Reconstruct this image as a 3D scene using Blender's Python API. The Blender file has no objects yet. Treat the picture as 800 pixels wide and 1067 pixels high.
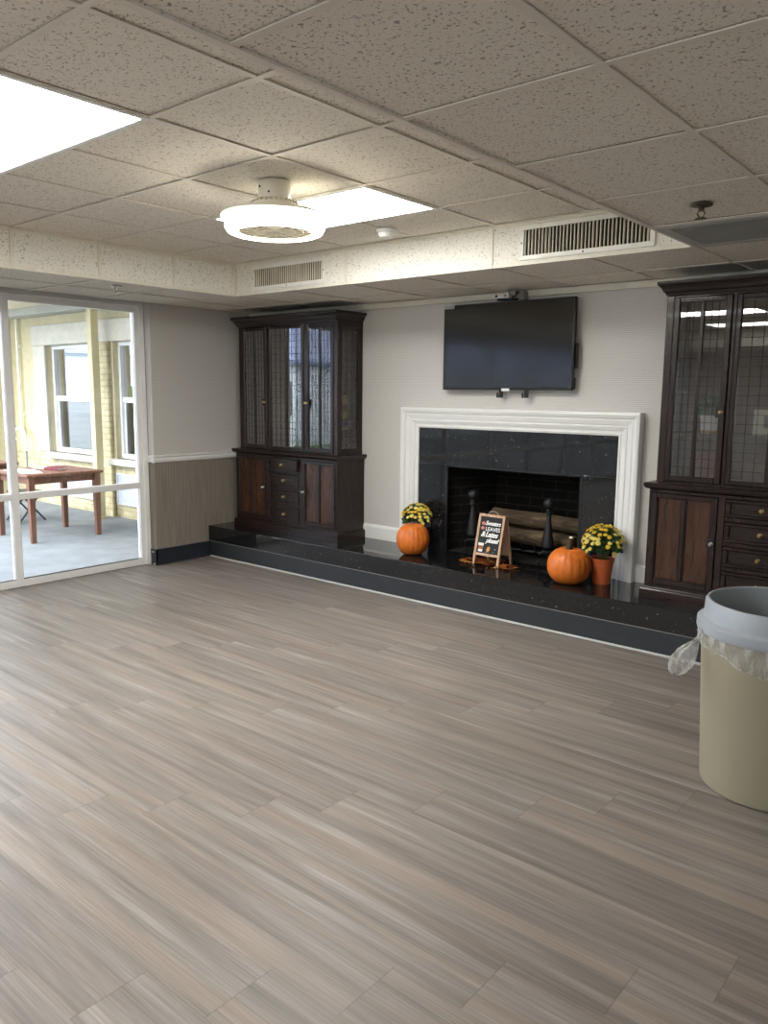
import bpy, bmesh, math, random
from mathutils import Vector, Matrix
random.seed(7)
PI = math.pi
S = bpy.context.scene
COL = S.collection

# ------------------------------------------------------------------ measures (metres; camera above the origin)
EYE = 1.6
YB = 5.296          # fireplace wall
XL = -6.20          # grey wall at the left
XG = -6.30          # glazing
YG = 4.13           # where the grey wall ends
YF = 4.7165         # hearth front
ZH = 0.302          # hearth top
H1, H2 = 2.36, 2.609
TX0, TX1, TY = -5.1545, -1.4968, 4.2435
T = 0.6096
XR, YR = 3.6, -4.6

# ------------------------------------------------------------------ materials
def lin(c):
    return c / 12.92 if c <= 0.04045 else ((c + 0.055) / 1.055) ** 2.4
def rgb(r, g, b):
    return (lin(r / 255), lin(g / 255), lin(b / 255), 1)

class NT:
    def __init__(s, name):
        s.m = bpy.data.materials.new(name); s.m.use_nodes = True
        s.t = s.m.node_tree; s.t.nodes.clear()
        s.out = s.n('ShaderNodeOutputMaterial')
    def n(s, typ, **kw):
        x = s.t.nodes.new(typ)
        for k, v in kw.items(): setattr(x, k, v)
        return x
    def l(s, a, b): s.t.links.new(a, b)
    def set(s, sock, v):
        if hasattr(v, 'is_linked') or isinstance(v, bpy.types.NodeSocket): s.l(v, sock)
        else: sock.default_value = v
    def math(s, op, a, b=0.0, c=None):
        x = s.n('ShaderNodeMath', operation=op)
        s.set(x.inputs[0], a); s.set(x.inputs[1], b)
        if c is not None: s.set(x.inputs[2], c)
        return x.outputs[0]
    def pos(s):
        return s.n('ShaderNodeNewGeometry').outputs['Position']
    def obj(s):
        return s.n('ShaderNodeTexCoord').outputs['Object']
    def mapping(s, v, scale=(1, 1, 1), loc=(0, 0, 0), rot=(0, 0, 0)):
        x = s.n('ShaderNodeMapping'); s.l(v, x.inputs[0])
        x.inputs['Scale'].default_value = scale; x.inputs['Location'].default_value = loc; x.inputs['Rotation'].default_value = rot
        return x.outputs[0]
    def sep(s, v):
        x = s.n('ShaderNodeSeparateXYZ'); s.l(v, x.inputs[0]); return x.outputs
    def comb(s, a, b, c):
        x = s.n('ShaderNodeCombineXYZ')
        for i, v in enumerate((a, b, c)): s.set(x.inputs[i], v)
        return x.outputs[0]
    def noise(s, v, scale=5, detail=3, rough=0.55, dist=0.0):
        x = s.n('ShaderNodeTexNoise'); s.l(v, x.inputs['Vector'])
        x.inputs['Scale'].default_value = scale; x.inputs['Detail'].default_value = detail
        x.inputs['Roughness'].default_value = rough; x.inputs['Distortion'].default_value = dist
        return x.outputs[0]
    def ramp(s, f, stops):
        x = s.n('ShaderNodeValToRGB'); s.l(f, x.inputs[0])
        e = x.color_ramp.elements
        while len(e) < len(stops): e.new(0.5)
        for i, (p, c) in enumerate(stops):
            e[i].position = p; e[i].color = c if len(c) == 4 else (*c, 1)
        return x.outputs[0]
    def mix(s, f, a, b, mode='MIX'):
        x = s.n('ShaderNodeMix', data_type='RGBA', blend_type=mode)
        s.set(x.inputs[0], f); s.set(x.inputs[6], a); s.set(x.inputs[7], b)
        return x.outputs[2]
    def bump(s, h, strength=0.3, dist=0.01):
        x = s.n('ShaderNodeBump'); s.l(h, x.inputs['Height'])
        x.inputs['Strength'].default_value = strength; x.inputs['Distance'].default_value = dist
        return x.outputs[0]
    def bsdf(s, color, rough=0.5, metal=0.0, spec=0.5, normal=None, coat=0.0, **kw):
        x = s.n('ShaderNodeBsdfPrincipled')
        s.set(x.inputs['Base Color'], color); s.set(x.inputs['Roughness'], rough)
        x.inputs['Metallic'].default_value = metal; x.inputs['Specular IOR Level'].default_value = spec
        x.inputs['Coat Weight'].default_value = coat
        if normal is not None: s.l(normal, x.inputs['Normal'])
        for k, v in kw.items(): s.set(x.inputs[k], v)
        s.l(x.outputs[0], s.out.inputs[0])
        return x

def plain(name, c, rough=0.5, metal=0.0, spec=0.5, var=0.08, scale=8, bump=0.0, bscale=60, coat=0.0):
    """colour with a faint mottle of its own"""
    n = NT(name); v = n.obj()
    f = n.noise(v, scale, 4)
    lo = tuple(x * (1 - var) for x in c[:3]) + (1,); hi = tuple(min(1, x * (1 + var)) for x in c[:3]) + (1,)
    col = n.ramp(f, [(0.3, lo), (0.7, hi)])
    nm = n.bump(n.noise(v, bscale, 3), bump, 0.004) if bump else None
    n.bsdf(col, rough, metal, spec, nm, coat)
    return n.m

M = {}
def floor_mat():
    n = NT('vinyl plank flooring'); x, y, z = n.sep(n.pos())
    W, L = 0.2286, 1.47
    row = n.math('FLOOR', n.math('DIVIDE', n.math('SUBTRACT', y, 1.556), W))
    wn = n.n('ShaderNodeTexWhiteNoise', noise_dimensions='1D'); n.l(row, wn.inputs['W'])
    xs = n.math('ADD', n.math('SUBTRACT', x, n.math('MULTIPLY', row, 0.262)), n.math('MULTIPLY_ADD', wn.outputs[0], 0.08, 0.98))
    u = n.math('DIVIDE', xs, L); pl = n.math('FLOOR', u)
    wn2 = n.n('ShaderNodeTexWhiteNoise', noise_dimensions='2D'); n.l(n.comb(row, pl, 0), wn2.inputs['Vector'])
    rnd = wn2.outputs[0]
    # long streaks, shifted plank by plank
    vx = n.math('ADD', x, n.math('MULTIPLY', rnd, 17.0)); vy = n.math('ADD', y, n.math('MULTIPLY', rnd, 3.1))
    base = n.comb(vx, vy, 0)
    s1 = n.noise(n.mapping(base, (0.9, 20, 1)), 1, 4, 0.6)
    s2 = n.noise(n.mapping(base, (3, 190, 1)), 1, 3, 0.6)
    s3 = n.noise(n.mapping(base, (0.55, 11, 1), (5, 2, 0)), 1, 3, 0.5)
    col = n.ramp(s1, [(0.22, rgb(98, 90, 83)), (0.42, rgb(123, 115, 108)), (0.58, rgb(139, 131, 124)), (0.78, rgb(170, 164, 158))])
    tan = n.ramp(s3, [(0.50, (0, 0, 0, 1)), (0.68, (1, 1, 1, 1))])
    col = n.mix(n.math('MULTIPLY', tan, 0.55), col, rgb(156, 138, 122))
    fine = n.ramp(s2, [(0.3, (0.76, 0.76, 0.76, 1)), (0.7, (1.14, 1.14, 1.14, 1))])
    col = n.mix(1.0, col, fine, 'MULTIPLY')
    tone = n.math('MULTIPLY_ADD', rnd, 0.16, 0.92)
    col = n.mix(1.0, col, n.comb(tone, tone, tone), 'MULTIPLY')
    # seams: real joints between planks
    fy = n.math('FRACT', n.math('DIVIDE', n.math('SUBTRACT', y, 1.556), W)); fx = n.math('FRACT', u)
    ey = n.math('MINIMUM', fy, n.math('SUBTRACT', 1.0, fy)); ex = n.math('MINIMUM', fx, n.math('SUBTRACT', 1.0, fx))
    sy = n.math('LESS_THAN', ey, 0.006); sx = n.math('LESS_THAN', ex, 0.0014)
    seam = n.math('MAXIMUM', n.math('MULTIPLY', sy, 0.16), n.math('MULTIPLY', sx, 0.32))
    col = n.mix(seam, col, rgb(70, 62, 55))
    h = n.math('SUBTRACT', n.math('MULTIPLY', s2, 0.3), seam)
    rg = n.math('MULTIPLY_ADD', s2, 0.14, 0.36)
    n.bsdf(col, rg, spec=0.42, normal=n.bump(h, 0.12, 0.002))
    return n.m
def ceiling_mat(name, c, pit):
    n = NT(name); v = n.pos()
    a = n.noise(v, 95, 2, 0.6, 0.6)
    pits = n.ramp(a, [(0.375, (1, 1, 1, 1)), (0.405, (0, 0, 0, 1))])
    b = n.noise(v, 34, 3)
    gate = n.ramp(b, [(0.32, (0.25, 0.25, 0.25, 1)), (0.5, (1, 1, 1, 1))])
    k = n.math('MULTIPLY', n.math('MULTIPLY', pits, gate), pit)
    grain = n.ramp(n.noise(v, 260, 2), [(0.3, (0.93, 0.93, 0.93, 1)), (0.7, (1.05, 1.05, 1.05, 1))])
    col = n.mix(1.0, c, grain, 'MULTIPLY')
    col = n.mix(k, col, tuple(q * 0.30 for q in c[:3]) + (1,))
    h = n.math('SUBTRACT', n.math('MULTIPLY', n.noise(v, 140, 2), 0.3), k)
    n.bsdf(col, 0.9, spec=0.15, normal=n.bump(h, 0.35, 0.003))
    return n.m
def wallpaper(name, a, b, kx, kz, bump, stretch=None, axis='x'):
    n = NT(name); x, y, z = n.sep(n.pos())
    u = n.math('ADD', x, y)
    if stretch:
        f = n.noise(n.mapping(n.comb(u, z, 0), stretch), 1, 4, 0.6)
        col = n.ramp(f, [(0.3, a), (0.7, b)]); h = f
    else:
        br = n.n('ShaderNodeTexBrick'); n.l(n.comb(u, z, 0), br.inputs['Vector'])
        br.inputs['Color1'].default_value = b; br.inputs['Color2'].default_value = tuple(q * 0.97 for q in b[:3]) + (1,)
        br.inputs['Mortar'].default_value = a
        br.inputs['Scale'].default_value = 1; br.inputs['Brick Width'].default_value = kx; br.inputs['Row Height'].default_value = kz
        br.inputs['Mortar Size'].default_value = 0.0022; br.inputs['Mortar Smooth'].default_value = 0.6
        col = br.outputs[0]; h = n.math('SUBTRACT', 1.0, br.outputs[1])
        g = n.ramp(n.noise(n.comb(u, z, 0), 150, 2), [(0.3, (0.95, 0.95, 0.95, 1)), (0.7, (1.04, 1.04, 1.04, 1))])
        col = n.mix(1.0, col, g, 'MULTIPLY')
    n.bsdf(col, 0.75, spec=0.25, normal=n.bump(h, bump, 0.002))
    return n.m
def wood(name, dark, mid, light, rough=0.3, horiz=False, coat=0.25):
    n = NT(name); v = n.obj()
    sc = (2.2, 26, 34) if horiz else (34, 26, 2.2)
    f = n.noise(n.mapping(v, sc), 1, 5, 0.65, 0.8)
    g = n.noise(n.mapping(v, tuple(q * 4 for q in sc)), 1, 3, 0.6)
    col = n.ramp(f, [(0.28, dark), (0.5, mid), (0.78, light)])
    gr = n.ramp(g, [(0.3, (0.75, 0.75, 0.75, 1)), (0.7, (1.15, 1.15, 1.15, 1))])
    col = n.mix(1.0, col, gr, 'MULTIPLY')
    n.bsdf(col, n.math('MULTIPLY_ADD', g, 0.2, rough - 0.1), spec=0.4, normal=n.bump(g, 0.12, 0.002), coat=coat)
    return n.m
def granite():
    n = NT('polished black granite'); v = n.pos()
    f = n.noise(v, 55, 5, 0.75); s = n.noise(v, 75, 2, 0.45)
    col = n.ramp(f, [(0.35, rgb(14, 14, 15)), (0.6, rgb(30, 30, 31)), (0.75, rgb(48, 48, 49))])
    sp = n.ramp(s, [(0.72, (0, 0, 0, 1)), (0.755, (1, 1, 1, 1))])
    col = n.mix(sp, col, rgb(150, 150, 150))
    n.bsdf(col, n.math('MULTIPLY_ADD', f, 0.04, 0.02), spec=0.5)
    return n.m
def brickwork(name, c1, c2, mortar, bw, rh, ms, bump, rough=0.9, plane='xz'):
    n = NT(name); x, y, z = n.sep(n.pos())
    br = n.n('ShaderNodeTexBrick'); n.l(n.comb(n.math('ADD', x, y), z, 0), br.inputs['Vector'])
    for k, v in (('Color1', c1), ('Color2', c2), ('Mortar', mortar), ('Scale', 1.0), ('Brick Width', bw), ('Row Height', rh), ('Mortar Size', ms)):
        br.inputs[k].default_value = v
    soot = n.ramp(n.noise(n.pos(), 7, 4), [(0.3, (0.55, 0.55, 0.55, 1)), (0.7, (1.2, 1.2, 1.2, 1))])
    col = n.mix(0.6, br.outputs[0], soot, 'MULTIPLY')
    h = n.math('SUBTRACT', n.math('MULTIPLY', n.noise(n.pos(), 60, 3), 0.4), br.outputs[1])
    n.bsdf(col, rough, spec=0.2, normal=n.bump(h, bump, 0.01))
    return n.m
def glass(name, tint=(1, 1, 1, 1), refl=1.0, ior=1.5, rough=0.0):
    n = NT(name)
    tr = n.n('ShaderNodeBsdfTransparent'); tr.inputs[0].default_value = tint
    gl = n.n('ShaderNodeBsdfGlossy'); gl.inputs['Roughness'].default_value = rough
    fr = n.n('ShaderNodeFresnel'); fr.inputs[0].default_value = ior
    mx = n.n('ShaderNodeMixShader'); n.l(n.math('MULTIPLY', fr.outputs[0], refl), mx.inputs[0])
    n.l(tr.outputs[0], mx.inputs[1]); n.l(gl.outputs[0], mx.inputs[2]); n.l(mx.outputs[0], n.out.inputs[0])
    return n.m
def emit(name, c, k):
    n = NT(name); e = n.n('ShaderNodeEmission'); e.inputs[0].default_value = c; e.inputs[1].default_value = k
    n.l(e.outputs[0], n.out.inputs[0]); return n.m
def plastic_film():
    n = NT('clear plastic liner'); v = n.obj()
    tr = n.n('ShaderNodeBsdfTransparent'); tr.inputs[0].default_value = (0.96, 0.96, 0.95, 1)
    df = n.n('ShaderNodeBsdfTranslucent'); df.inputs[0].default_value = rgb(240, 240, 236)
    d2 = n.n('ShaderNodeBsdfDiffuse'); d2.inputs[0].default_value = rgb(240, 240, 236)
    gl = n.n('ShaderNodeBsdfGlossy'); gl.inputs['Roughness'].default_value = 0.18
    w = n.noise(n.mapping(v, (26, 26, 9), rot=(0.5, 0.3, 0)), 1, 4, 0.6, 0.6)
    nm = n.bump(w, 0.8, 0.02)
    for q in (df, d2, gl): n.l(nm, q.inputs['Normal'])
    a = n.n('ShaderNodeMixShader'); a.inputs[0].default_value = 0.5; n.l(df.outputs[0], a.inputs[1]); n.l(d2.outputs[0], a.inputs[2])
    b = n.n('ShaderNodeMixShader'); b.inputs[0].default_value = 0.16; n.l(a.outputs[0], b.inputs[1]); n.l(gl.outputs[0], b.inputs[2])
    c = n.n('ShaderNodeMixShader'); n.l(n.ramp(w, [(0.38, (0.14, 0.14, 0.14, 1)), (0.62, (0.62, 0.62, 0.62, 1))]), c.inputs[0])
    n.l(tr.outputs[0], c.inputs[1]); n.l(b.outputs[0], c.inputs[2]); n.l(c.outputs[0], n.out.inputs[0])
    return n.m
def pumpkin_skin():
    n = NT('pumpkin skin'); v = n.obj()
    f = n.noise(v, 9, 4); g = n.noise(n.mapping(v, (60, 60, 9)), 1, 3)
    col = n.ramp(f, [(0.3, rgb(196, 92, 26)), (0.6, rgb(222, 116, 36)), (0.8, rgb(230, 136, 58))])
    col = n.mix(0.35, col, n.ramp(g, [(0.3, rgb(176, 78, 20)), (0.7, rgb(240, 150, 70))]))
    n.bsdf(col, 0.42, spec=0.45, normal=n.bump(g, 0.08, 0.003)); return n.m
def bark():
    n = NT('log bark'); v = n.obj()
    f = n.noise(n.mapping(v, (3, 26, 26)), 1, 5, 0.7, 1.0)
    col = n.ramp(f, [(0.3, rgb(44, 38, 31)), (0.5, rgb(88, 74, 58)), (0.72, rgb(126, 108, 84))])
    n.bsdf(col, 0.9, spec=0.2, normal=n.bump(f, 0.7, 0.01)); return n.m
def siding():
    n = NT('white lap siding'); x, y, z = n.sep(n.pos())
    f = n.math('FRACT', n.math('DIVIDE', z, 0.16))
    col = n.ramp(f, [(0.0, rgb(150, 152, 160)), (0.08, rgb(232, 233, 240)), (1.0, rgb(238, 238, 244))])
    n.bsdf(col, 0.7, normal=n.bump(f, 0.4, 0.02)); return n.m

M['floor'] = floor_mat()
M['tile'] = ceiling_mat('mineral fibre ceiling tile', rgb(238, 231, 218), 0.8)
M['tile_bright'] = ceiling_mat('mineral fibre fascia tile', rgb(236, 233, 222), 0.75)
M['grid'] = plain('cream painted ceiling grid', rgb(230, 222, 209), 0.6, var=0.03)
M['gridw'] = plain('yellowed white metal angle', rgb(226, 221, 205), 0.5, var=0.06, scale=14)
M['paper'] = wallpaper('light woven wallpaper', rgb(191, 187, 182), rgb(216, 212, 207), 0.022, 0.0125, 0.35)
M['paper_low'] = wallpaper('taupe streaked wallcovering', rgb(124, 116, 107), rgb(150, 141, 130), 0, 0, 0.2, stretch=(70, 2.2, 1))
M['white'] = plain('white gloss paint', rgb(230, 230, 227), 0.35, var=0.015)
M['alum'] = plain('white enamelled aluminium', rgb(236, 236, 234), 0.35, var=0.02)
M['navy'] = plain('dark vinyl cove base', rgb(38, 42, 50), 0.4, var=0.1)
M['vinyl'] = plain('charcoal vinyl riser', rgb(40, 43, 47), 0.5, var=0.12)
M['caulk'] = plain('grey sealant', rgb(176, 176, 174), 0.6)
M['granite'] = granite()
M['fire_brick'] = brickwork('sooty firebrick', rgb(24, 22, 21), rgb(14, 13, 13), rgb(44, 41, 38), 0.23, 0.075, 0.006, 0.7)
M['wood'] = wood('dark walnut', rgb(15, 9, 8), rgb(32, 18, 15), rgb(62, 38, 30), 0.3, coat=0.08)
M['woodh'] = wood('dark walnut crosswise', rgb(15, 9, 8), rgb(32, 18, 15), rgb(62, 38, 30), 0.3, True, 0.08)
M['panel'] = wood('reddish walnut panel', rgb(40, 22, 13), rgb(66, 38, 22), rgb(92, 58, 36), 0.28)
M['cab_in'] = wood('cabinet interior walnut', rgb(56, 38, 32), rgb(84, 60, 52), rgb(108, 80, 68), 0.6, coat=0)
M['lead'] = plain('dark lattice metal', rgb(44, 42, 40), 0.45, 0.6)
M['cab_glass'] = glass('cabinet glass', (0.95, 0.96, 0.95, 1), 2.4, 1.5)
M['cab_glass_bright'] = glass('strongly reflecting cabinet glass', (0.95, 0.96, 0.95, 1), 7.0, 1.5)
M['cab_glass_side'] = glass('clear cabinet side glass', (0.97, 0.98, 0.97, 1), 0.9, 1.5)
M['pane'] = glass('window glass', (0.95, 0.97, 0.97, 1), 0.8, 1.45)
M['brass'] = plain('aged brass', rgb(196, 168, 112), 0.3, 0.9)
M['nickel'] = plain('brushed nickel', rgb(200, 196, 190), 0.3, 0.9)
M['iron'] = plain('black wrought iron', rgb(30, 30, 32), 0.45, 0.3, bump=0.25)
M['black'] = plain('black plastic', rgb(16, 16, 17), 0.35)
M['screen'] = plain('switched off television screen', rgb(10, 12, 12), 0.12, spec=0.9, var=0.0)
M['grey_label'] = plain('pale grey label', rgb(186, 188, 190), 0.4)
M['white_label'] = plain('white label', rgb(240, 240, 240), 0.4)
M['dev_white'] = plain('white device plastic', rgb(232, 232, 230), 0.35)
M['dev_grey'] = plain('grey bracket metal', rgb(140, 138, 134), 0.5, 0.3)
M['vent'] = plain('white register enamel', rgb(236, 234, 224), 0.4, var=0.05)
M['blade'] = plain('dusty louver enamel', rgb(206, 198, 178), 0.55, var=0.15)
M['dark'] = plain('unlit void black', rgb(16, 15, 14), 0.9)  # colour stands in for unlit space behind openings
M['diffuser'] = emit('lit acrylic diffuser', (1.0, 0.985, 0.95, 1), 7.5)
M['ring'] = emit('lit warm ring diffuser', (1.0, 0.93, 0.78, 1), 8.0)
M['fan_white'] = plain('cream white plastic', rgb(236, 230, 214), 0.35, var=0.03)
M['fan_clear'] = glass('clear fan blade plastic', (0.75, 0.74, 0.70, 1), 1.2, 1.5, 0.1)
M['bin'] = plain('beige plastic bin', rgb(150, 142, 120), 0.5, var=0.05, scale=3, bump=0.05)
M['lid'] = plain('grey plastic bin lid', rgb(158, 164, 170), 0.4, var=0.04)
M['film'] = plastic_film()
M['pumpkin'] = pumpkin_skin()
M['stem'] = plain('dry pumpkin stem', rgb(58, 46, 30), 0.8, var=0.4, scale=40, bump=0.5)
M['stem_cut'] = plain('pale cut stem end', rgb(226, 216, 190), 0.7)
M['terracotta'] = plain('orange terracotta pot', rgb(190, 92, 44), 0.6, var=0.12, bump=0.1)
M['soil'] = plain('dark potting soil', rgb(34, 26, 20), 0.95, bump=0.5)
M['leaf'] = plain('chrysanthemum leaf green', rgb(62, 88, 46), 0.6, var=0.45, scale=30)
M['petal'] = plain('yellow chrysanthemum petals', rgb(236, 206, 64), 0.6, var=0.2, scale=40)
M['petal_pale'] = plain('pale yellow chrysanthemum petals', rgb(238, 224, 128), 0.6, var=0.15, scale=40)
M['pine'] = wood('light pine', rgb(176, 138, 108), rgb(206, 168, 136), rgb(224, 190, 158), 0.55, coat=0)
M['board'] = plain('black chalkboard', rgb(34, 36, 38), 0.8, var=0.2)
M['chalk'] = plain('white chalk paint', rgb(244, 244, 240), 0.8, var=0.02)
M['rope'] = plain('pale cotton rope', rgb(206, 198, 182), 0.9)
M['cup_green'] = plain('dark green paint', rgb(36, 62, 52), 0.8)
M['cup_brown'] = plain('caramel brown paint', rgb(168, 106, 66), 0.8)
M['motif_orange'] = plain('soft orange paint', rgb(226, 164, 96), 0.8)
M['motif_coral'] = plain('coral paint', rgb(206, 128, 104), 0.8)
M['bark'] = bark()
M['log_end'] = plain('pale split log end', rgb(150, 122, 88), 0.85, var=0.25, scale=40)
LEAFM = [plain('autumn leaf ' + a, c, 0.65, var=0.25, scale=30) for a, c in (('rust', rgb(150, 58, 24)), ('red', rgb(124, 32, 18)), ('orange', rgb(206, 120, 40)), ('yellow', rgb(222, 180, 92)))]
M['stucco'] = plain('yellow painted stucco', rgb(200, 190, 156), 0.9, var=0.08, scale=12, bump=0.5, bscale=45)
M['stucco_w'] = plain('white rough stucco', rgb(202, 198, 186), 0.9, var=0.07, scale=14, bump=0.6, bscale=45)
M['ybrick'] = brickwork('yellow painted brick', rgb(202, 193, 160), rgb(195, 185, 150), rgb(178, 168, 136), 0.20, 0.075, 0.008, 0.5)
M['ypost'] = plain('yellow enamel post', rgb(198, 188, 150), 0.5, var=0.04)
M['concrete'] = plain('grey patio concrete', rgb(118, 124, 129), 0.85, var=0.16, scale=4, bump=0.15, bscale=30)
M['cream'] = plain('cream soffit paint', rgb(226, 214, 184), 0.8, var=0.03)
M['greybeam'] = plain('grey painted fascia', rgb(170, 170, 160), 0.7, var=0.05)
M['sash'] = plain('white vinyl sash', rgb(236, 238, 240), 0.4, var=0.02)
M['win_mirror'] = glass('reflective window glass', (0.35, 0.38, 0.42, 1), 14.0, 1.5)
M['win_screen'] = glass('insect screened glass', (0.55, 0.56, 0.57, 1), 4.0, 1.5, 0.05)
M['blind'] = plain('pale window blind', rgb(170, 172, 170), 0.7)
M['ac'] = plain('pale grille enamel', rgb(206, 212, 222), 0.5, var=0.06)
M['redwood'] = wood('reddish brown garden wood', rgb(92, 60, 47), rgb(116, 80, 64), rgb(138, 102, 83), 0.5, horiz=True, coat=0)
M['redwood_v'] = wood('reddish brown garden wood upright', rgb(92, 60, 47), rgb(116, 80, 64), rgb(138, 102, 83), 0.5, coat=0)
M['paper_sheet'] = plain('white paper', rgb(236, 228, 224), 0.8, var=0.02)
M['maroon'] = plain('maroon book cover', rgb(112, 44, 58), 0.5)
M['pvc'] = plain('white pipe', rgb(232, 228, 214), 0.4)
M['galv'] = plain('grey galvanised pipe', rgb(150, 152, 152), 0.5, 0.4)
M['steel_dark'] = plain('dark grey steel tube', rgb(72, 78, 82), 0.4, 0.5)
M['siding'] = siding()
M['roofing'] = plain('blue grey roof shingles', rgb(150, 160, 192), 0.8, var=0.1, scale=20)
M['lawn'] = plain('lawn green', rgb(96, 124, 66), 0.95, var=0.3, scale=20)
M['shrub'] = plain('garden shrub green', rgb(96, 140, 84), 0.7, var=0.4, scale=10)
M['pot_white'] = plain('white glazed pot', rgb(230, 226, 220), 0.3)
M['gold'] = plain('gold band', rgb(196, 158, 90), 0.35, 0.7)
M['plant'] = plain('bright green leaves', rgb(64, 118, 48), 0.6, var=0.4, scale=40)
M['frame_cream'] = plain('cream picture frame', rgb(206, 200, 184), 0.5)
M['photo'] = plain('grey blue print', rgb(120, 124, 138), 0.5, var=0.3, scale=14)
M['blue'] = plain('slate blue box', rgb(130, 150, 196), 0.6, var=0.15)
M['ochre'] = plain('ochre yellow canister', rgb(232, 200, 120), 0.5, var=0.15, scale=20)
M['rustband'] = plain('rust brown band', rgb(124, 66, 34), 0.6)
M['bookcream'] = plain('cream book cover', rgb(240, 228, 192), 0.6)
M['bookdark'] = plain('dark book cover', rgb(36, 32, 34), 0.6)
M['plum'] = plain('dark plum ceramic', rgb(58, 30, 34), 0.3)
M['redbox'] = plain('dark red box', rgb(100, 40, 44), 0.6)

# ------------------------------------------------------------------ mesh helpers
def wloc(o):
    v = Vector((0, 0, 0))
    while o: v += o.location; o = o.parent
    return v
class MB:
    def __init__(s): s.b = bmesh.new()
    def box(s, x0, x1, y0, y1, z0, z1, bev=0.0, seg=1):
        b = bmesh.new()
        r = bmesh.ops.create_cube(b, size=1)
        for v in b.verts:
            v.co = Vector(((x0 + x1) / 2 + v.co.x * (x1 - x0), (y0 + y1) / 2 + v.co.y * (y1 - y0), (z0 + z1) / 2 + v.co.z * (z1 - z0)))
        if bev > 0:
            bmesh.ops.bevel(b, geom=b.edges[:], offset=bev, segments=seg, profile=0.5, affect='EDGES')
        s.merge(b); return s
    def merge(s, b, mat=None):
        me = bpy.data.meshes.new('t'); b.to_mesh(me); b.free()
        if mat is not None: me.transform(mat)
        s.b.from_mesh(me); bpy.data.meshes.remove(me)
    def lathe(s, prof, c=(0, 0, 0), seg=32, rfun=None, axis=None):
        """profile of (radius, z); radius 0 closes an end"""
        b = bmesh.new(); rings = []
        for r, z in prof:
            if r <= 1e-6: rings.append([b.verts.new((0, 0, z))])
            else:
                ring = []
                for i in range(seg):
                    a = 2 * PI * i / seg; q = r * (rfun(a, z) if rfun else 1)
                    ring.append(b.verts.new((q * math.cos(a), q * math.sin(a), z)))
                rings.append(ring)
        for A, B in zip(rings, rings[1:]):
            for i in range(seg):
                j = (i + 1) % seg
                if len(A) == 1 and len(B) == 1: continue
                if len(A) == 1: b.faces.new((A[0], B[j], B[i]))
                elif len(B) == 1: b.faces.new((A[i], A[j], B[0]))
                else: b.faces.new((A[i], A[j], B[j], B[i]))
        m = Matrix.Translation(Vector(c))
        if axis is not None: m = m @ Vector((0, 0, 1)).rotation_difference(Vector(axis).normalized()).to_matrix().to_4x4()
        s.merge(b, m); return s
    def cyl(s, p0, p1, r0, r1=None, seg=16):
        p0 = Vector(p0); p1 = Vector(p1); L = (p1 - p0).length; r1 = r0 if r1 is None else r1
        return s.lathe([(0, 0), (r0, 0), (r1, L), (0, L)], p0, seg, axis=(p1 - p0))
    def ball(s, c, r, sx=1, sy=1, sz=1, seg=20):
        b = bmesh.new(); bmesh.ops.create_uvsphere(b, u_segments=seg, v_segments=seg // 2, radius=r)
        s.merge(b, Matrix.Translation(Vector(c)) @ Matrix.Diagonal((sx, sy, sz, 1))); return s
    def tube(s, pts, r, seg=10, rr=None, closed=False):
        b = bmesh.new(); P = [Vector(p) for p in pts]; rings = []
        for i, p in enumerate(P):
            d = (P[min(i + 1, len(P) - 1)] - P[max(i - 1, 0)]).normalized()
            up = Vector((0, 0, 1)) if abs(d.z) < 0.9 else Vector((1, 0, 0))
            a = d.cross(up).normalized(); c = d.cross(a).normalized(); q = rr[i] if rr else r
            rings.append([b.verts.new(p + a * q * math.cos(2 * PI * k / seg) + c * q * math.sin(2 * PI * k / seg)) for k in range(seg)])
        for A, B in zip(rings, rings[1:]):
            for k in range(seg): b.faces.new((A[k], A[(k + 1) % seg], B[(k + 1) % seg], B[k]))
        b.faces.new(rings[0][::-1]); b.faces.new(rings[-1])
        bmesh.ops.recalc_face_normals(b, faces=b.faces[:])
        s.merge(b); return s
    def prism(s, poly, d0, d1, frame):
        """poly in (u, v), extruded from d0 to d1 along w; frame = (origin, u, v, w)"""
        O, U, V, W = [Vector(q) for q in frame]; b = bmesh.new()
        A = [b.verts.new(O + U * u + V * v + W * d0) for u, v in poly]; B = [b.verts.new(O + U * u + V * v + W * d1) for u, v in poly]
        b.faces.new(A); b.faces.new(B[::-1])
        for i in range(len(A)):
            j = (i + 1) % len(A); b.faces.new((A[i], B[i], B[j], A[j]))
        bmesh.ops.recalc_face_normals(b, faces=b.faces[:])
        s.merge(b); return s
    def quad(s, *p):
        s.b.faces.new([s.b.verts.new(q) for q in p]); return s
    def build(s, name, mat, parent=None, local=False, smooth=False, kind=None, angle=35):
        me = bpy.data.meshes.new(name)
        if parent is not None and not local:
            off = wloc(parent)
            for v in s.b.verts: v.co -= off
        s.b.to_mesh(me); s.b.free()
        for m in (mat if isinstance(mat, (list, tuple)) else [mat]): me.materials.append(m)
        if smooth:
            for p in me.polygons: p.use_smooth = True
            me.set_sharp_from_angle(angle=math.radians(angle))
        o = bpy.data.objects.new(name, me); COL.objects.link(o)
        if parent is not None: o.parent = parent
        if kind: o['kind'] = kind
        return o
def thing(name, label, cat, loc=(0, 0, 0), rz=0, group=None):
    o = bpy.data.objects.new(name, None); COL.objects.link(o); o.empty_display_size = 0.05
    o.location = loc; o.rotation_euler.z = rz; tag(o, label, cat, group); return o
def tag(o, label, cat, group=None):
    o['label'] = label; o['category'] = cat
    if group: o['group'] = group
    return o
KIDS = {}
def copy_tree(o, parent=None):
    c = o.copy(); COL.objects.link(c)
    if parent is not None: c.parent = parent
    for ch in [q for q in list(bpy.data.objects) if q.parent == o]: copy_tree(ch, c)
    return c
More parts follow.
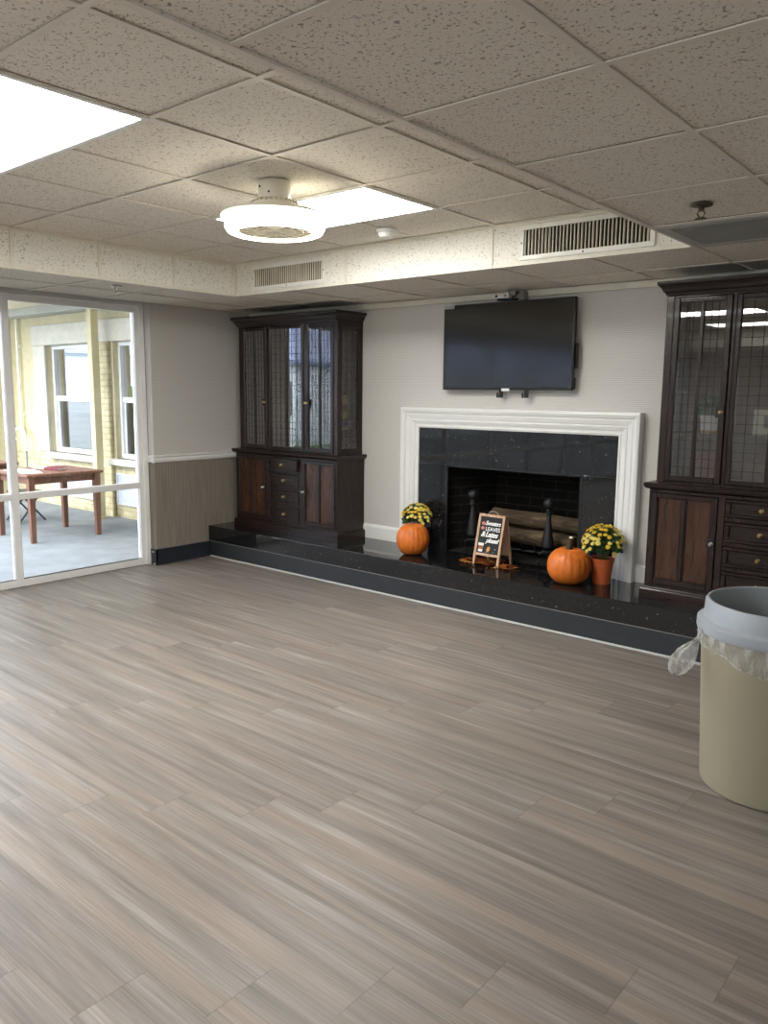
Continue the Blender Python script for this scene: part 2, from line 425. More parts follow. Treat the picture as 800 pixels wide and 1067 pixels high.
def struct(mb, name, mat, parent=None, **k):
    o = mb.build(name, mat, parent, **k); o['kind'] = 'structure'; return o

# ------------------------------------------------------------------ room shell
struct(MB().box(XG - 0.06, XR, YR, YF + 0.02, -0.05, 0), 'floor', M['floor'])
# fireplace wall with the firebox hole
FX0, FX1, FZ1 = -3.755, -2.555, 1.02
w = MB(); wt = 0.14
w.box(XL - 0.16, FX0 - 0.02, YB, YB + wt, -0.05, 2.75).box(FX1 + 0.02, XR, YB, YB + wt, -0.05, 2.75).box(FX0 - 0.02, FX1 + 0.02, YB, YB + wt, FZ1 + 0.02, 2.75)
wall_back = struct(w, 'wall_back', M['paper'])
# grey wall at the left: light paper above the rail, taupe below
wl = struct(MB().box(XL - 0.16, XL, YG, YB, 0.985, 2.75), 'wall_left', M['paper'])
struct(MB().box(XL - 0.16, XL, YG, YB, -0.05, 0.985), 'wall_left_wainscot', M['paper_low'], wl)
r = MB()
prof = [(0, 0.0), (0.012, 0.0), (0.02, 0.012), (0.02, 0.032), (0.012, 0.044), (0.022, 0.052), (0.022, 0.062), (0, 0.066)]
r.prism(prof, 0, YB - YG + 0.022, ((XL, YG - 0.022, 0.95), (1, 0, 0), (0, 0, 1), (0, 1, 0)))
r.prism(prof, 0, 0.10 + 0.022, ((XL + 0.022, YG, 0.95), (0, -1, 0), (0, 0, 1), (-1, 0, 0)))
struct(r, 'trim_1', M['white'])
b = MB().box(XL, XL + 0.012, YG - 0.012, YF, 0, 0.148).box(XL - 0.10, XL + 0.012, YG - 0.012, YG, 0, 0.148)
b.prism([(0, 0), (0.022, 0), (0.012, 0.014), (0, 0.014)], 0, YF - YG + 0.02, ((XL, YG - 0.02, 0), (1, 0, 0), (0, 0, 1), (0, 1, 0)))
bl = struct(b, 'baseboard_left', M['navy'])
struct(MB().ball((XL - 0.045, YG - 0.013, 0.12), 0.009).ball((XL - 0.03, YG - 0.013, 0.01), 0.012, 1.5, 0.6, 0.5), 'fastener', M['grey_label'], bl)
# white skirting on the hearth beside the surround
bb = MB()
for x0, x1 in ((-4.70, -4.19), (-2.135, -1.90)):
    bb.prism([(0, 0), (0.016, 0), (0.016, 0.105), (0.006, 0.125), (0, 0.128)], 0, x1 - x0, ((x0, YB, ZH), (0, -1, 0), (0, 0, 1), (1, 0, 0)))
struct(bb, 'baseboard_back', M['white'])
# pale angle where back wall meets ceiling
struct(MB().box(XL, XR, YB - 0.024, YB, H1 - 0.045, H1 + 0.0, 0.003), 'trim_2', M['gridw'])
# right and rear walls (behind the photographer), with unseen windows added and sized for daylight
def wall_with_holes(axis, pos, t, a0, a1, z1, holes):
    m = MB(); cur = a0
    def put(u0, u1, z0, zz):
        if axis == 'y': m.box(u0, u1, pos - t, pos, z0, zz)
        else: m.box(pos, pos + t, u0, u1, z0, zz)
    for u0, u1, h0, h1 in holes:
        put(cur, u0, -0.05, z1); put(u0, u1, -0.05, h0); put(u0, u1, h1, z1); cur = u1
    put(cur, a1, -0.05, z1); return m
HR = [(-0.2, 1.5, 0.5, 2.2), (1.8, 3.4, 0.5, 2.2)]
struct(wall_with_holes('y', YR, 0.16, XL - 0.16, XR + 0.16, 2.75, HR), 'wall_rear', M['paper'])
HX = []
struct(wall_with_holes('x', XR, 0.16, YR, YB + 0.14, 2.75, HX), 'wall_right', M['paper'])
nw = 3
def simple_window(axis, pos, u0, u1, z0, z1):
    global nw; nw += 1
    m = MB(); f = 0.06; um = (u0 + u1) / 2
    for a, b_, c, d in ((u0, u0 + f, z0, z1), (u1 - f, u1, z0, z1), (u0 + f, u1 - f, z0, z0 + f), (u0 + f, u1 - f, z1 - f, z1), (um - 0.03, um + 0.03, z0 + f, z1 - f)):
        if axis == 'y': m.box(a, b_, pos - 0.10, pos - 0.04, c, d)
        else: m.box(pos + 0.04, pos + 0.10, a, b_, c, d)
    o = struct(m, 'window_%d' % nw, M['alum'])
    g = MB()
    if axis == 'y': g.box(u0 + f, u1 - f, pos - 0.075, pos - 0.07, z0 + f, z1 - f)
    else: g.box(pos + 0.07, pos + 0.075, u0 + f, u1 - f, z0 + f, z1 - f)
    struct(g, 'glass', M['pane'], o)
for q in HR: simple_window('y', YR, *q)
for q in HX: simple_window('x', XR, *q)

# ------------------------------------------------------------------ glazed wall at the left
def glazing():
    m = MB(); d0, d1 = XG - 0.055, XG
    y0, y1 = YR, YG - 0.005
    m.box(d0, d1, y0, y1, 0.0, 0.062, 0.004); m.box(d0, d1, y0, y1, 2.285, 2.34, 0.004)
    m.box(d0 - 0.03, d1 + 0.012, y0, y1, 2.3365, H1 + 0.02, 0.003)
    ys = [YG - 0.095]
    m.box(d0 - 0.002, d1 + 0.002, YG - 0.095, YG - 0.005, 0.0, 2.336, 0.004)
    m.box(d0 + 0.015, d1 + 0.014, YG - 0.05, YG - 0.004, 0.0, 2.335, 0.003)
    y = 2.90
    cuts = [4.035]
    while y > y0:
        m.box(d0 - 0.002, d1 + 0.002, y - 0.03, y + 0.03, 0.001, 2.334, 0.004); m.box(d0 - 0.02, d0, y - 0.02, y + 0.02, 0.05, 2.3); cuts += [y + 0.03, y - 0.03]; y -= 1.165
    cuts.append(y0)
    m.box(d0 + 0.001, d1 - 0.001, y0, y1, 0.716, 0.770, 0.004)
    o = struct(m, 'window_1', M['alum'], smooth=False)
    for i in range(0, len(cuts) - 1, 2):
        a, c = cuts[i + 1], cuts[i]
        for z0, z1 in ((0.06, 0.717), (0.769, 2.287)):
            struct(MB().box(XG - 0.032, XG - 0.026, a, c, z0, z1), 'pane', M['pane'], o)
    # black gasket lines seen along the sill
    g = MB()
    for i in range(0, len(cuts) - 1, 2):
        g.box(XG - 0.034, XG - 0.004, cuts[i + 1], cuts[i], 0.060, 0.066)
    struct(g, 'gasket', M['black'], o)
glazing()
# wall piece above the glazing
struct(MB().box(XL - 0.16, XG + 0.012, YR, YG, H1 + 0.015, 2.75), 'trim_3', M['white'])

# ------------------------------------------------------------------ ceilings
TY0 = -3.03
GX = [-2.0926 - T * i for i in range(0, 6)]
GY = [1.8313 + T * j for j in range(-8, 4)]
def tiled(x0, x1, y0, y1, z, xs, ys, gap=0.004, lift=0.006, skip=()):
    """lay-in tiles, each a slab resting on the grid flanges"""
    m = MB(); X = [x0] + [x for x in sorted(xs) if x0 + 0.01 < x < x1 - 0.01] + [x1]; Y = [y0] + [y for y in sorted(ys) if y0 + 0.01 < y < y1 - 0.01] + [y1]
    for i in range(len(X) - 1):
        for j in range(len(Y) - 1):
            cx, cy = (X[i] + X[i + 1]) / 2, (Y[j] + Y[j + 1]) / 2
            if any(a < cx < b_ and c < cy < d for a, b_, c, d in skip): continue
            m.box(X[i] + gap, X[i + 1] - gap, Y[j] + gap, Y[j + 1] - gap, z + lift + random.uniform(0, 0.002), z + lift + 0.016)
    return m
def tees(m, x0, x1, y0, y1, z, xs, ys, hw=0.0119):
    for x in xs:
        if x0 < x < x1: m.box(x - hw, x + hw, y0, y1, z, z + 0.004)
    for y in ys:
        if y0 < y < y1: m.box(x0, x1, y - hw, y + hw, z - 0.0006, z + 0.0034)
    return m
LIGHTS = [(-3.922, -2.7022, y0, y0 + T) for y0 in (1.2217, 3.0505)] + [(-3.922, -2.7022, y0, y0 + T) for y0 in (-0.607, -2.4358)]  # the second pair is unseen, added to light the room
ceil = struct(tiled(TX0, TX1, TY0, TY, H2, GX, GY, skip=LIGHTS), 'ceiling', M['tile'])
gm_ = MB()
for i_, gx_ in enumerate(GX):
    if abs(gx_ + 3.3118) < 0.02:
        ys_ = [TY0] + sorted(v for q in LIGHTS for v in q[2:]) + [TY]
        for k_ in range(0, len(ys_), 2): gm_.box(gx_ - 0.0119, gx_ + 0.0119, ys_[k_], ys_[k_ + 1], H2, H2 + 0.004)
    else: tees(gm_, TX0, TX1, TY0, TY, H2, [gx_], [])
tees(gm_, TX0, TX1, TY0, TY, H2, [], GY)
struct(gm_, 'grid', M['grid'], ceil)
struct(MB().box(TX0 - 0.05, TX1 + 0.05, TY0 - 0.05, TY + 0.05, 2.70, 2.74), 'deck', M['dark'], ceil)
low = MB()
LXS = [-5.66] + [TX1 + T * k for k in range(1, 9)]
BXS = [-2.0926 - T * k for k in range(-1, 7)] + [TX1 + T * k for k in range(1, 9)]
GR = (-1.482, -0.893, 3.672, 4.258)
lowc = struct(tiled(TX1, XR, YR, TY + 0.0305, H1, [TX1 + T * k for k in range(1, 9)], [1.8313 + T * j for j in range(-10, 5)], skip=[(GR[0] - .02, GR[1] + .02, GR[2] - .02, GR[3] + .02)]), 'ceiling_lower', M['tile'])
struct(tiled(XL, TX0, YR, TY, H1, [-5.66], [1.8313 + T * j for j in range(-10, 4)]), 'tiles', M['tile'], lowc)
struct(tiled(XL, XR, TY + 0.0, YB, H1, [x for x in BXS if x < -1.5] + [TX1 + T * k for k in range(0, 9)], [4.8793], skip=[(TX1, XR, TY, TY + 0.03)]), 'tiles', M['tile'], lowc)
struct(tiled(TX0, TX1, YR, TY0, H1, GX, GY), 'tiles', M['tile'], lowc)
g = MB()
tees(g, TX1, XR, YR, TY + 0.03, H1, [TX1 + T * k for k in range(1, 9)], [1.8313 + T * j for j in range(-10, 5)])
tees(g, XL, TX0, YR, TY, H1, [-5.66], [1.8313 + T * j for j in range(-10, 4)])
tees(g, XL, XR, TY, YB, H1, [x for x in BXS if x < -1.5] + [TX1 + T * k for k in range(0, 9)], [4.8793])
struct(g, 'grid', M['grid'], lowc)
struct(MB().box(XL - 0.16, TX0 - 0.025, YR, YB, H1 + 0.026, H1 + 0.05).box(TX1 + 0.03, XR, YR, YB, H1 + 0.026, H1 + 0.05).box(TX0, TX1, TY + 0.03, YB, H1 + 0.026, H1 + 0.05), 'deck', M['dark'], lowc)
# fascias of the raised tray
def fascia(name, p0, p1, nrm, mat, strips):
    p0 = Vector(p0); p1 = Vector(p1); d = (p1 - p0).normalized(); n_ = Vector(nrm); L = (p1 - p0).length
    m = MB(); fr = (p0, d, (0, 0, 1), n_)
    m.prism([(0, H1), (L, H1), (L, H2 + 0.03), (0, H2 + 0.03)], -0.02, 0, fr)
    o = struct(m, name, mat)
    t = MB()
    t.prism([(0, H1 - 0.001), (L, H1 - 0.001), (L, H1 + 0.022), (0, H1 + 0.022)], 0, 0.004, fr)
    t.prism([(0, H2 - 0.020), (L, H2 - 0.020), (L, H2 + 0.002), (0, H2 + 0.002)], 0, 0.004, fr)
    t.prism([(0, H2 - 0.003), (L, H2 - 0.003), (L, H2 + 0.002), (0, H2 + 0.002)], 0.004, 0.022, fr)
    for s_ in strips: t.prism([(s_ - 0.012, H1), (s_ + 0.012, H1), (s_ + 0.012, H2), (s_ - 0.012, H2)], 0, 0.008, fr)
    struct(t, 'angle_trim', M['gridw'] if mat is M['tile_bright'] else M['grid'], o)
    return o
fascia('trim_4', (TX0, TY, 0), (TX1, TY, 0), (0, -1, 0), M['tile_bright'], [0.012, -3.938 - TX0, -2.722 - TX0, TX1 - TX0 - 0.012])
fascia('trim_5', (TX0, TY0, 0), (TX0, TY, 0), (1, 0, 0), M['tile_bright'], [y - TY0 for y in GY] + [TY - TY0 - 0.012])
fascia('trim_6', (TX1, TY0, 0), (TX1, TY, 0), (-1, 0, 0), M['tile_bright'], [y - TY0 for y in GY])
fascia('trim_7', (TX0, TY0, 0), (TX1, TY0, 0), (0, 1, 0), M['tile_bright'], [x - TX0 for x in GX])
struct(MB().box(TX1 - 0.003, TX1 + 0.022, TY0, TY, H1 - 0.003, H1 + 0.001), 'trim_8', M['grid'])

# ------------------------------------------------------------------ ceiling fittings
def panel_light(x0, x1, y0, y1, label):
    t = thing('ceiling_light_panel', label, 'ceiling light', ((x0 + x1) / 2, (y0 + y1) / 2, H2), group='flat troffer lights in the raised ceiling')
    f = 0.022; m = MB()
    for a, b_, c, d in ((x0, x1, y0, y0 + f), (x0, x1, y1 - f, y1), (x0, x0 + f, y0 + f, y1 - f), (x1 - f, x1, y0 + f, y1 - f)):
        m.box(a, b_, c, d, H2 - 0.004, H2 + 0.02)
    m.build('frame', M['alum'], t)
    MB().box(x0 + f, x1 - f, y0 + f, y1 - f, H2 + 0.002, H2 + 0.012).build('diffuser', M['diffuser'], t)
LL = ['large bright ceiling light panel cut by the photo edge, nearest the camera', 'bright ceiling light panel half hidden behind the round fan light',
      'unseen ceiling light panel added overhead behind the photographer', 'unseen ceiling light panel added farthest behind the photographer']
for q, lb in zip(LIGHTS, LL): panel_light(*q, lb)

def fan_light():
    c = Vector((-3.011, 2.735, 0)); t = thing('ceiling_fan_light', 'round white ceiling fan with a glowing warm ring light', 'ceiling fan', (c.x, c.y, H2))
    A = lambda prof, **k: MB().lathe(prof, c, 48, **k)
    A([(0, H2), (0.078, H2), (0.08, H2 - 0.005), (0.078, H2 - 0.082), (0.070, H2 - 0.09), (0, H2 - 0.09)]).build('mount_canopy', M['fan_white'], t, smooth=True)
    MB().ball((c.x - 0.02, c.y - 0.077, H2 - 0.03), 0.006).build('screw', M['black'], t)
    MB().ball((c.x + 0.035, c.y - 0.07, H2 - 0.06), 0.005).build('screw', M['black'], t)
    A([(0, H2 - 0.085), (0.10, H2 - 0.09), (0.12, H2 - 0.115), (0.22, H2 - 0.142), (0.262, H2 - 0.160), (0.263, H2 - 0.166), (0.235, H2 - 0.166), (0.10, H2 - 0.13), (0, H2 - 0.13)]).build('housing', M['fan_white'], t, smooth=True)
    v = MB()
    for i in range(28):
        a = 2 * PI * i / 28; R = Matrix.Translation(c) @ Matrix.Rotation(a, 4, 'Z')
        b = bmesh.new(); bmesh.ops.create_cube(b, size=1, matrix=R @ Matrix.Translation((0.106, 0, H2 - 0.102)) @ Matrix.Rotation(0.6, 4, 'Y') @ Matrix.Diagonal((0.012, 0.006, 0.022, 1))); v.merge(b)
    v.build('air_slots', M['blade'], t)
    A([(0.232, H2 - 0.163), (0.242, H2 - 0.170), (0.244, H2 - 0.215), (0.232, H2 - 0.236), (0.214, H2 - 0.243), (0.186, H2 - 0.239), (0.184, H2 - 0.225), (0.186, H2 - 0.165), (0.232, H2 - 0.163)]).build('light_ring', M['ring'], t, smooth=True)
    A([(0.184, H2 - 0.230), (0.181, H2 - 0.158), (0.05, H2 - 0.145), (0, H2 - 0.145)]).build('inner_bowl', M['blade'], t, smooth=True)
    A([(0, H2 - 0.150), (0.05, H2 - 0.155), (0.05, H2 - 0.20), (0.03, H2 - 0.212), (0, H2 - 0.214)]).build('hub', M['fan_white'], t, smooth=True)
    for i in range(5):
        a = 2 * PI * i / 5 + 0.3; m = MB(); b = bmesh.new(); P = []
        for k in range(7):
            u = k / 6; r_ = 0.045 + 0.13 * u; wd = 0.022 + 0.035 * math.sin(PI * (0.15 + 0.7 * u)); sk = a + 0.35 * u
            e = Vector((math.cos(sk), math.sin(sk), 0)); n_ = Vector((-e.y, e.x, 0))
            P.append([b.verts.new(c + e * r_ + n_ * s_ * wd + Vector((0, 0, H2 - 0.188 + s_ * 0.010))) for s_ in (-1, 1)])
        for p, q in zip(P, P[1:]): b.faces.new((p[0], p[1], q[1], q[0]))
        bmesh.ops.solidify(b, geom=b.faces[:], thickness=0.002); m.merge(b)
        m.build('fan_blade', M['fan_clear'], t, smooth=True)
    gm = MB()
    for r_ in (0.06, 0.10, 0.14, 0.18):
        gm.tube([c + Vector((r_ * math.cos(a), r_ * math.sin(a), H2 - 0.232)) for a in [2 * PI * k / 40 for k in range(41)]], 0.0013, 6)
    for i in range(16):
        a = 2 * PI * i / 16; gm.tube([c + Vector((0.03 * math.cos(a), 0.03 * math.sin(a), H2 - 0.232)), c + Vector((0.186 * math.cos(a), 0.186 * math.sin(a), H2 - 0.232))], 0.0013, 6)
    gm.lathe([(0, H2 - 0.236), (0.032, H2 - 0.236), (0.032, H2 - 0.228), (0, H2 - 0.228)], c, 24)
    gm.build('guard', M['fan_white'], t)
fan_light()

sd = thing('smoke_detector', 'small round white smoke detector beside the far light panel', 'smoke detector', (-3.30, 3.93, H2))
MB().lathe([(0, H2), (0.062, H2), (0.062, H2 - 0.014), (0, H2 - 0.014)], (-3.30, 3.93, 0), 32).build('base', M['dev_white'], sd, smooth=True)
MB().lathe([(0, H2 - 0.012), (0.05, H2 - 0.014), (0.052, H2 - 0.03), (0.04, H2 - 0.046), (0.02, H2 - 0.05), (0, H2 - 0.05)], (-3.30, 3.93, 0), 32, rfun=lambda a, z: 1 + 0.03 * math.sin(16 * a)).build('sensor_head', M['dev_white'], sd, smooth=True)

def sprinkler(x, y, s_, label, mats):
    t = thing('fire_sprinkler', label, 'sprinkler', (x, y, H1), group='pendent fire sprinklers')
    k = s_
    MB().lathe([(0, H1), (0.038 * k, H1 - 0.001), (0.036 * k, H1 - 0.006), (0.016 * k, H1 - 0.012), (0, H1 - 0.012)], (x, y, 0), 24).build('escutcheon', mats, t, smooth=True)
    m = MB().cyl((x, y, H1 - 0.01), (x, y, H1 - 0.026), 0.010 * k, seg=12)
    for sg in (-1, 1): m.tube([(x + sg * 0.008 * k, y, H1 - 0.024), (x + sg * 0.013 * k, y, H1 - 0.036), (x + sg * 0.004 * k, y, H1 - 0.052)], 0.0028 * k, 8)
    m.build('frame_arms', mats, t, smooth=True)
    MB().lathe([(0, H1 - 0.050), (0.008 * k, H1 - 0.050), (0.020 * k, H1 - 0.054), (0.020 * k, H1 - 0.056), (0, H1 - 0.056)], (x, y, 0), 18).build('deflector', mats, t)
sprinkler(-1.16, 3.347, 1.15, 'bronze fire sprinkler on the lower ceiling by the square return grille', plain('bronze sprinkler', rgb(96, 84, 70), 0.35, 0.8))
sprinkler(-5.369, 3.304, 1.0, 'small fire sprinkler on the low ceiling strip above the glazed wall', M['nickel'])

def register(x0, x1, z0, z1, label):
    y = TY; t = thing('air_register', label, 'air vent', ((x0 + x1) / 2, y, z0), group='louvered registers in the white fascia')
    f = 0.027; m = MB()
    for a, b_, c, d in ((x0, x1, z0, z0 + f), (x0, x1, z1 - f, z1), (x0, x0 + f, z0 + f, z1 - f), (x1 - f, x1, z0 + f, z1 - f)):
        m.box(a, b_, y - 0.012, y - 0.002, c, d, 0.002)
    m.build('frame', M['vent'], t)
    MB().box(x0 + f, x1 - f, y - 0.003, y - 0.0005, z0 + f, z1 - f).build('duct_shade_sheet', M['dark'], t)  # flat near-black sheet paints in the darkness of the duct
    l = MB(); n_ = 34
    for i in range(n_):
        xx = x0 + f + (x1 - x0 - 2 * f) * (i + 0.5) / n_; tl = 0.006 * random.uniform(0.2, 1.0)
        tl *= .35; l.prism([(xx - 0.0032 - tl, -0.011), (xx + 0.0032 - tl, -0.011), (xx + 0.0025 + tl, -0.004), (xx - 0.0025 + tl, -0.004)], z0 + f, z1 - f, ((0, y, 0), (1, 0, 0), (0, 1, 0), (0, 0, 1)))
    l.build('louvers', M['blade'], t)
    for xx, zz in ((x0 + 0.013, (z0 + z1) / 2), (x1 - 0.013, (z0 + z1) / 2), ((x0 + x1) / 2, z0 + 0.013)): MB().ball((xx, y - 0.012, zz), 0.005).build('screw', M['black'], t)
register(-4.94, -4.135, 2.388, 2.572, 'left air vent in the fascia, above the glass front cabinet in the corner')
register(-2.52, -1.70, 2.385, 2.585, 'right air vent in the fascia, above the television')

def return_grille():
    x0, x1, y0, y1 = GR; z = H1; t = thing('return_air_grille', 'grey square return air grille in the lower ceiling by the sprinkler', 'air vent', ((x0 + x1) / 2, (y0 + y1) / 2, z))
    f = 0.055; m = MB()
    for a, b_, c, d in ((x0, x1, y0, y0 + f), (x0, x1, y1 - f, y1), (x0, x0 + f, y0 + f, y1 - f), (x1 - f, x1, y0 + f, y1 - f)):
        m.box(a, b_, c, d, z - 0.006, z + 0.008, 0.002)
    gm = plain('grey grille enamel', rgb(182, 180, 174), 0.5, var=0.05)
    m.build('frame', gm, t)
    MB().box(x0 + f, x1 - f, y0 + f, y1 - f, z + 0.004, z + 0.007).build('duct_shade_sheet', M['dark'], t)  # near-black sheet gives the grille its unlit depth by colour
    l = MB(); n_ = 26
    for i in range(n_):
        yy = y0 + f + (y1 - y0 - 2 * f) * (i + 0.5) / n_
        l.prism([(yy - 0.008, -0.005), (yy - 0.006, -0.006), (yy + 0.006, 0.003), (yy + 0.004, 0.004)], x0 + f, x1 - f, ((0, 0, z), (0, 1, 0), (0, 0, 1), (1, 0, 0)))
    l.build('louvers', gm, t)
return_grille()

# ------------------------------------------------------------------ hearth
h = MB().box(XL, XR, YF, YB + 0.012, 0.155, ZH, 0.005, 2)
hs = struct(h, 'hearth_slab', M['granite'])
struct(MB().box(XL, XR, YF + 0.006, YB, 0.0, 0.155), 'vinyl_riser', M['vinyl'], hs)
struct(MB().prism([(0, 0), (-0.012, 0), (-0.008, 0.006), (0, 0.010)], 0, XR - XL, ((XL, YF + 0.006, 0), (0, 1, 0), (0, 0, 1), (1, 0, 0))), 'sealant_strip', M['caulk'], hs)
struct(MB().box(XL, XR, YF - 0.0015, YF + 0.01, 0.1515, 0.1565), 'edge_strip', M['dev_grey'], hs)

# ------------------------------------------------------------------ fireplace
fp = thing('fireplace', 'wide fireplace with white moulded surround and black granite face', 'fireplace', (-3.16, YB, ZH))
def surround():
    x0, x1, zt = -4.045, -2.290, 1.318
    prof = [(0.0, 0.0), (0.0, 0.030), (0.014, 0.036), (0.020, 0.030), (0.034, 0.030), (0.040, 0.042), (0.062, 0.050), (0.072, 0.044), (0.078, 0.052), (0.108, 0.060), (0.118, 0.054), (0.124, 0.068), (0.146, 0.076), (0.163, 0.072), (0.165, 0.0)]
    b = bmesh.new(); R = []
    for d, hgt in prof:
        y = YB - hgt
        R.append([b.verts.new(p) for p in ((x0 - d, y, ZH), (x0 - d, y, zt + d), (x1 + d, y, zt + d), (x1 + d, y, ZH))])
    for A, B in zip(R, R[1:]):
        for i in range(3): b.faces.new((A[i], A[i + 1], B[i + 1], B[i]))
    b.faces.new([q[0] for q in R]); b.faces.new([q[3] for q in R][::-1])
    bmesh.ops.recalc_face_normals(b, faces=b.faces[:])
    m = MB(); m.merge(b); m.build('moulded_surround', M['white'], fp)
    g_ = MB(); yg = YB - 0.022
    g_.box(x0 - 0.02, FX0, yg, YB - 0.001, ZH, 1.02, 0.001).box(FX1, x1 + 0.02, yg, YB - 0.001, ZH, 1.02, 0.001).box(x0 - 0.02, x1 + 0.02, yg, YB - 0.001, 1.0215, zt + 0.02, 0.001)
    g_.build('granite_face', M['granite'], fp)
surround()
def firebox():
    m = MB(); x0, x1, z1 = FX0, FX1, FZ1; d = 0.50; sp = 0.16; y0, y1 = YB - 0.001, YB + d
    b = bmesh.new()
    pts = [(x0, y0), (x0, y0 + 0.10), (x0 + sp, y1), (x1 - sp, y1), (x1, y0 + 0.10), (x1, y0)]
    lo = [b.verts.new((x, y, ZH + 0.001)) for x, y in pts]; hi = [b.verts.new((x, y, z1 - (0.0 if y < y1 - 0.1 else 0.0))) for x, y in pts]
    for i in range(5): b.faces.new((lo[i], lo[i + 1], hi[i + 1], hi[i]))
    b.faces.new(lo); b.faces.new(hi[::-1])
    bmesh.ops.recalc_face_normals(b, faces=b.faces[:])
    bmesh.ops.reverse_faces(b, faces=b.faces[:])
    m.merge(b); struct(m, 'firebox', M['fire_brick'], wall_back)
    # black metal edging of the opening
    e = MB(); yy = YB - 0.026
    e.box(x0 - 0.004, x0 + 0.012, yy, YB - 0.002, ZH, z1).box(x1 - 0.012, x1 + 0.004, yy, YB - 0.002, ZH, z1).box(x0 - 0.004, x1 + 0.004, yy, YB - 0.002, z1 - 0.012, z1 + 0.003)
    e.build('metal_edging', M['iron'], fp)
firebox()
def andiron(x, y, label):
    t = thing('andiron', label, 'andiron', (x, y, ZH), group='black iron andirons in the fireplace')
    MB().ball((x, y, 0.795), 0.043, seg=28).build('ball_finial', M['iron'], t, smooth=True)
    MB().lathe([(0, 0.755), (0.018, 0.753), (0.026, 0.742), (0.020, 0.732), (0.030, 0.722), (0.030, 0.715), (0.017, 0.705), (0.020, 0.66), (0.036, 0.55), (0.047, 0.485), (0.047, 0.465), (0.032, 0.445), (0.020, 0.436), (0.030, 0.425), (0.016, 0.412), (0, 0.410)], (x, y, 0), 28).build('baluster', M['iron'], t, smooth=True)
    for sg in (-1, 1):
        P = [(x, y, 0.415), (x + sg * 0.03, y - 0.005, 0.425), (x + sg * 0.062, y - 0.01, 0.40), (x + sg * 0.066, y - 0.012, 0.35), (x + sg * 0.078, y - 0.015, ZH + 0.012)]
        MB().tube(P, 0.012, 10, rr=[0.016, 0.014, 0.012, 0.011, 0.013]).build('leg', M['iron'], t, smooth=True)
    MB().box(x - 0.012, x + 0.012, y, y + 0.36, 0.385, 0.41, 0.003).box(x - 0.012, x + 0.012, y + 0.335, y + 0.36, ZH, 0.40, 0.003).build('log_bar', M['iron'], t)
andiron(-3.505, 5.30, 'black iron andiron with ball top, left of the chalkboard sign')
andiron(-2.80, 5.26, 'black iron andiron with ball top, behind the pumpkin with a stem')
def log(p0, p1, r_, label):
    p0 = Vector(p0); p1 = Vector(p1); c = (p0 + p1) / 2
    t = thing('firewood_log', label, 'log', c, group='logs on the andirons')
    b = bmesh.new(); L = (p1 - p0).length; n_ = 14; rings = []
    random.seed(int(abs(c.x * 1000 + c.z * 777)))
    ph = [random.uniform(0, 6) for _ in range(4)]
    for i in range(n_ + 1):
        u = i / n_
        rings.append([b.verts.new((r_ * (1 + 0.09 * math.sin(3 * a + ph[0]) + 0.06 * math.sin(5 * a + ph[1] + 4 * u) + 0.05 * math.sin(9 * u + ph[2])) * math.cos(a), r_ * (1 + 0.09 * math.sin(2 * a + ph[3])) * math.sin(a), L * (u - 0.5))) for a in [2 * PI * k / 20 for k in range(20)]])
    for A, B in zip(rings, rings[1:]):
        for k in range(20): b.faces.new((A[k], A[(k + 1) % 20], B[(k + 1) % 20], B[k]))
    R = Matrix.Translation(c) @ Vector((0, 0, 1)).rotation_difference((p1 - p0).normalized()).to_matrix().to_4x4()
    ends = [[v.co.copy() for v in rings[0]], [v.co.copy() for v in rings[-1]]]
    m = MB(); m.merge(b, R); o = m.build('bark_skin', M['bark'], t, smooth=True)
    for e, rev in zip(ends, (1, 0)):
        q = bmesh.new(); vs = [q.verts.new(v) for v in e]; q.faces.new(vs[::-1] if rev else vs)
        bmesh.ops.inset_individual(q, faces=q.faces[:], thickness=r_ * 0.25, depth=0.004)
        m = MB(); m.merge(q, R); m.build('cut_end', M['log_end'], t)
log((-3.42, 5.50, 0.475), (-2.66, 5.44, 0.478), 0.062, 'lower front log lying across the andirons')
log((-3.36, 5.66, 0.485), (-2.72, 5.64, 0.485), 0.066, 'thick log lying behind the lower front log')
log((-3.46, 5.55, 0.612), (-2.62, 5.53, 0.592), 0.060, 'upper log resting on top of the other logs')
gt = thing('fire_grate', 'low black iron fire grate under the logs', 'grate', (-3.1, 5.45, ZH))
m = MB()
for i in range(5):
    x = -3.34 + 0.12 * i; m.tube([(x, 5.38, 0.43), (x, 5.40, 0.375), (x, 5.62, 0.36), (x, 5.68, 0.40)], 0.009, 8)
m.build('bars', M['iron'], gt, smooth=True)
m = MB().tube([(-3.38, 5.42, 0.372), (-2.84, 5.42, 0.372)], 0.009, 8).tube([(-3.38, 5.60, 0.361), (-2.84, 5.60, 0.361)], 0.009, 8)
for x in (-3.36, -2.86):
    for y in (5.42, 5.60): m.box(x - 0.009, x + 0.009, y - 0.009, y + 0.009, ZH, 0.37)
m.build('grate_frame', M['iron'], gt)

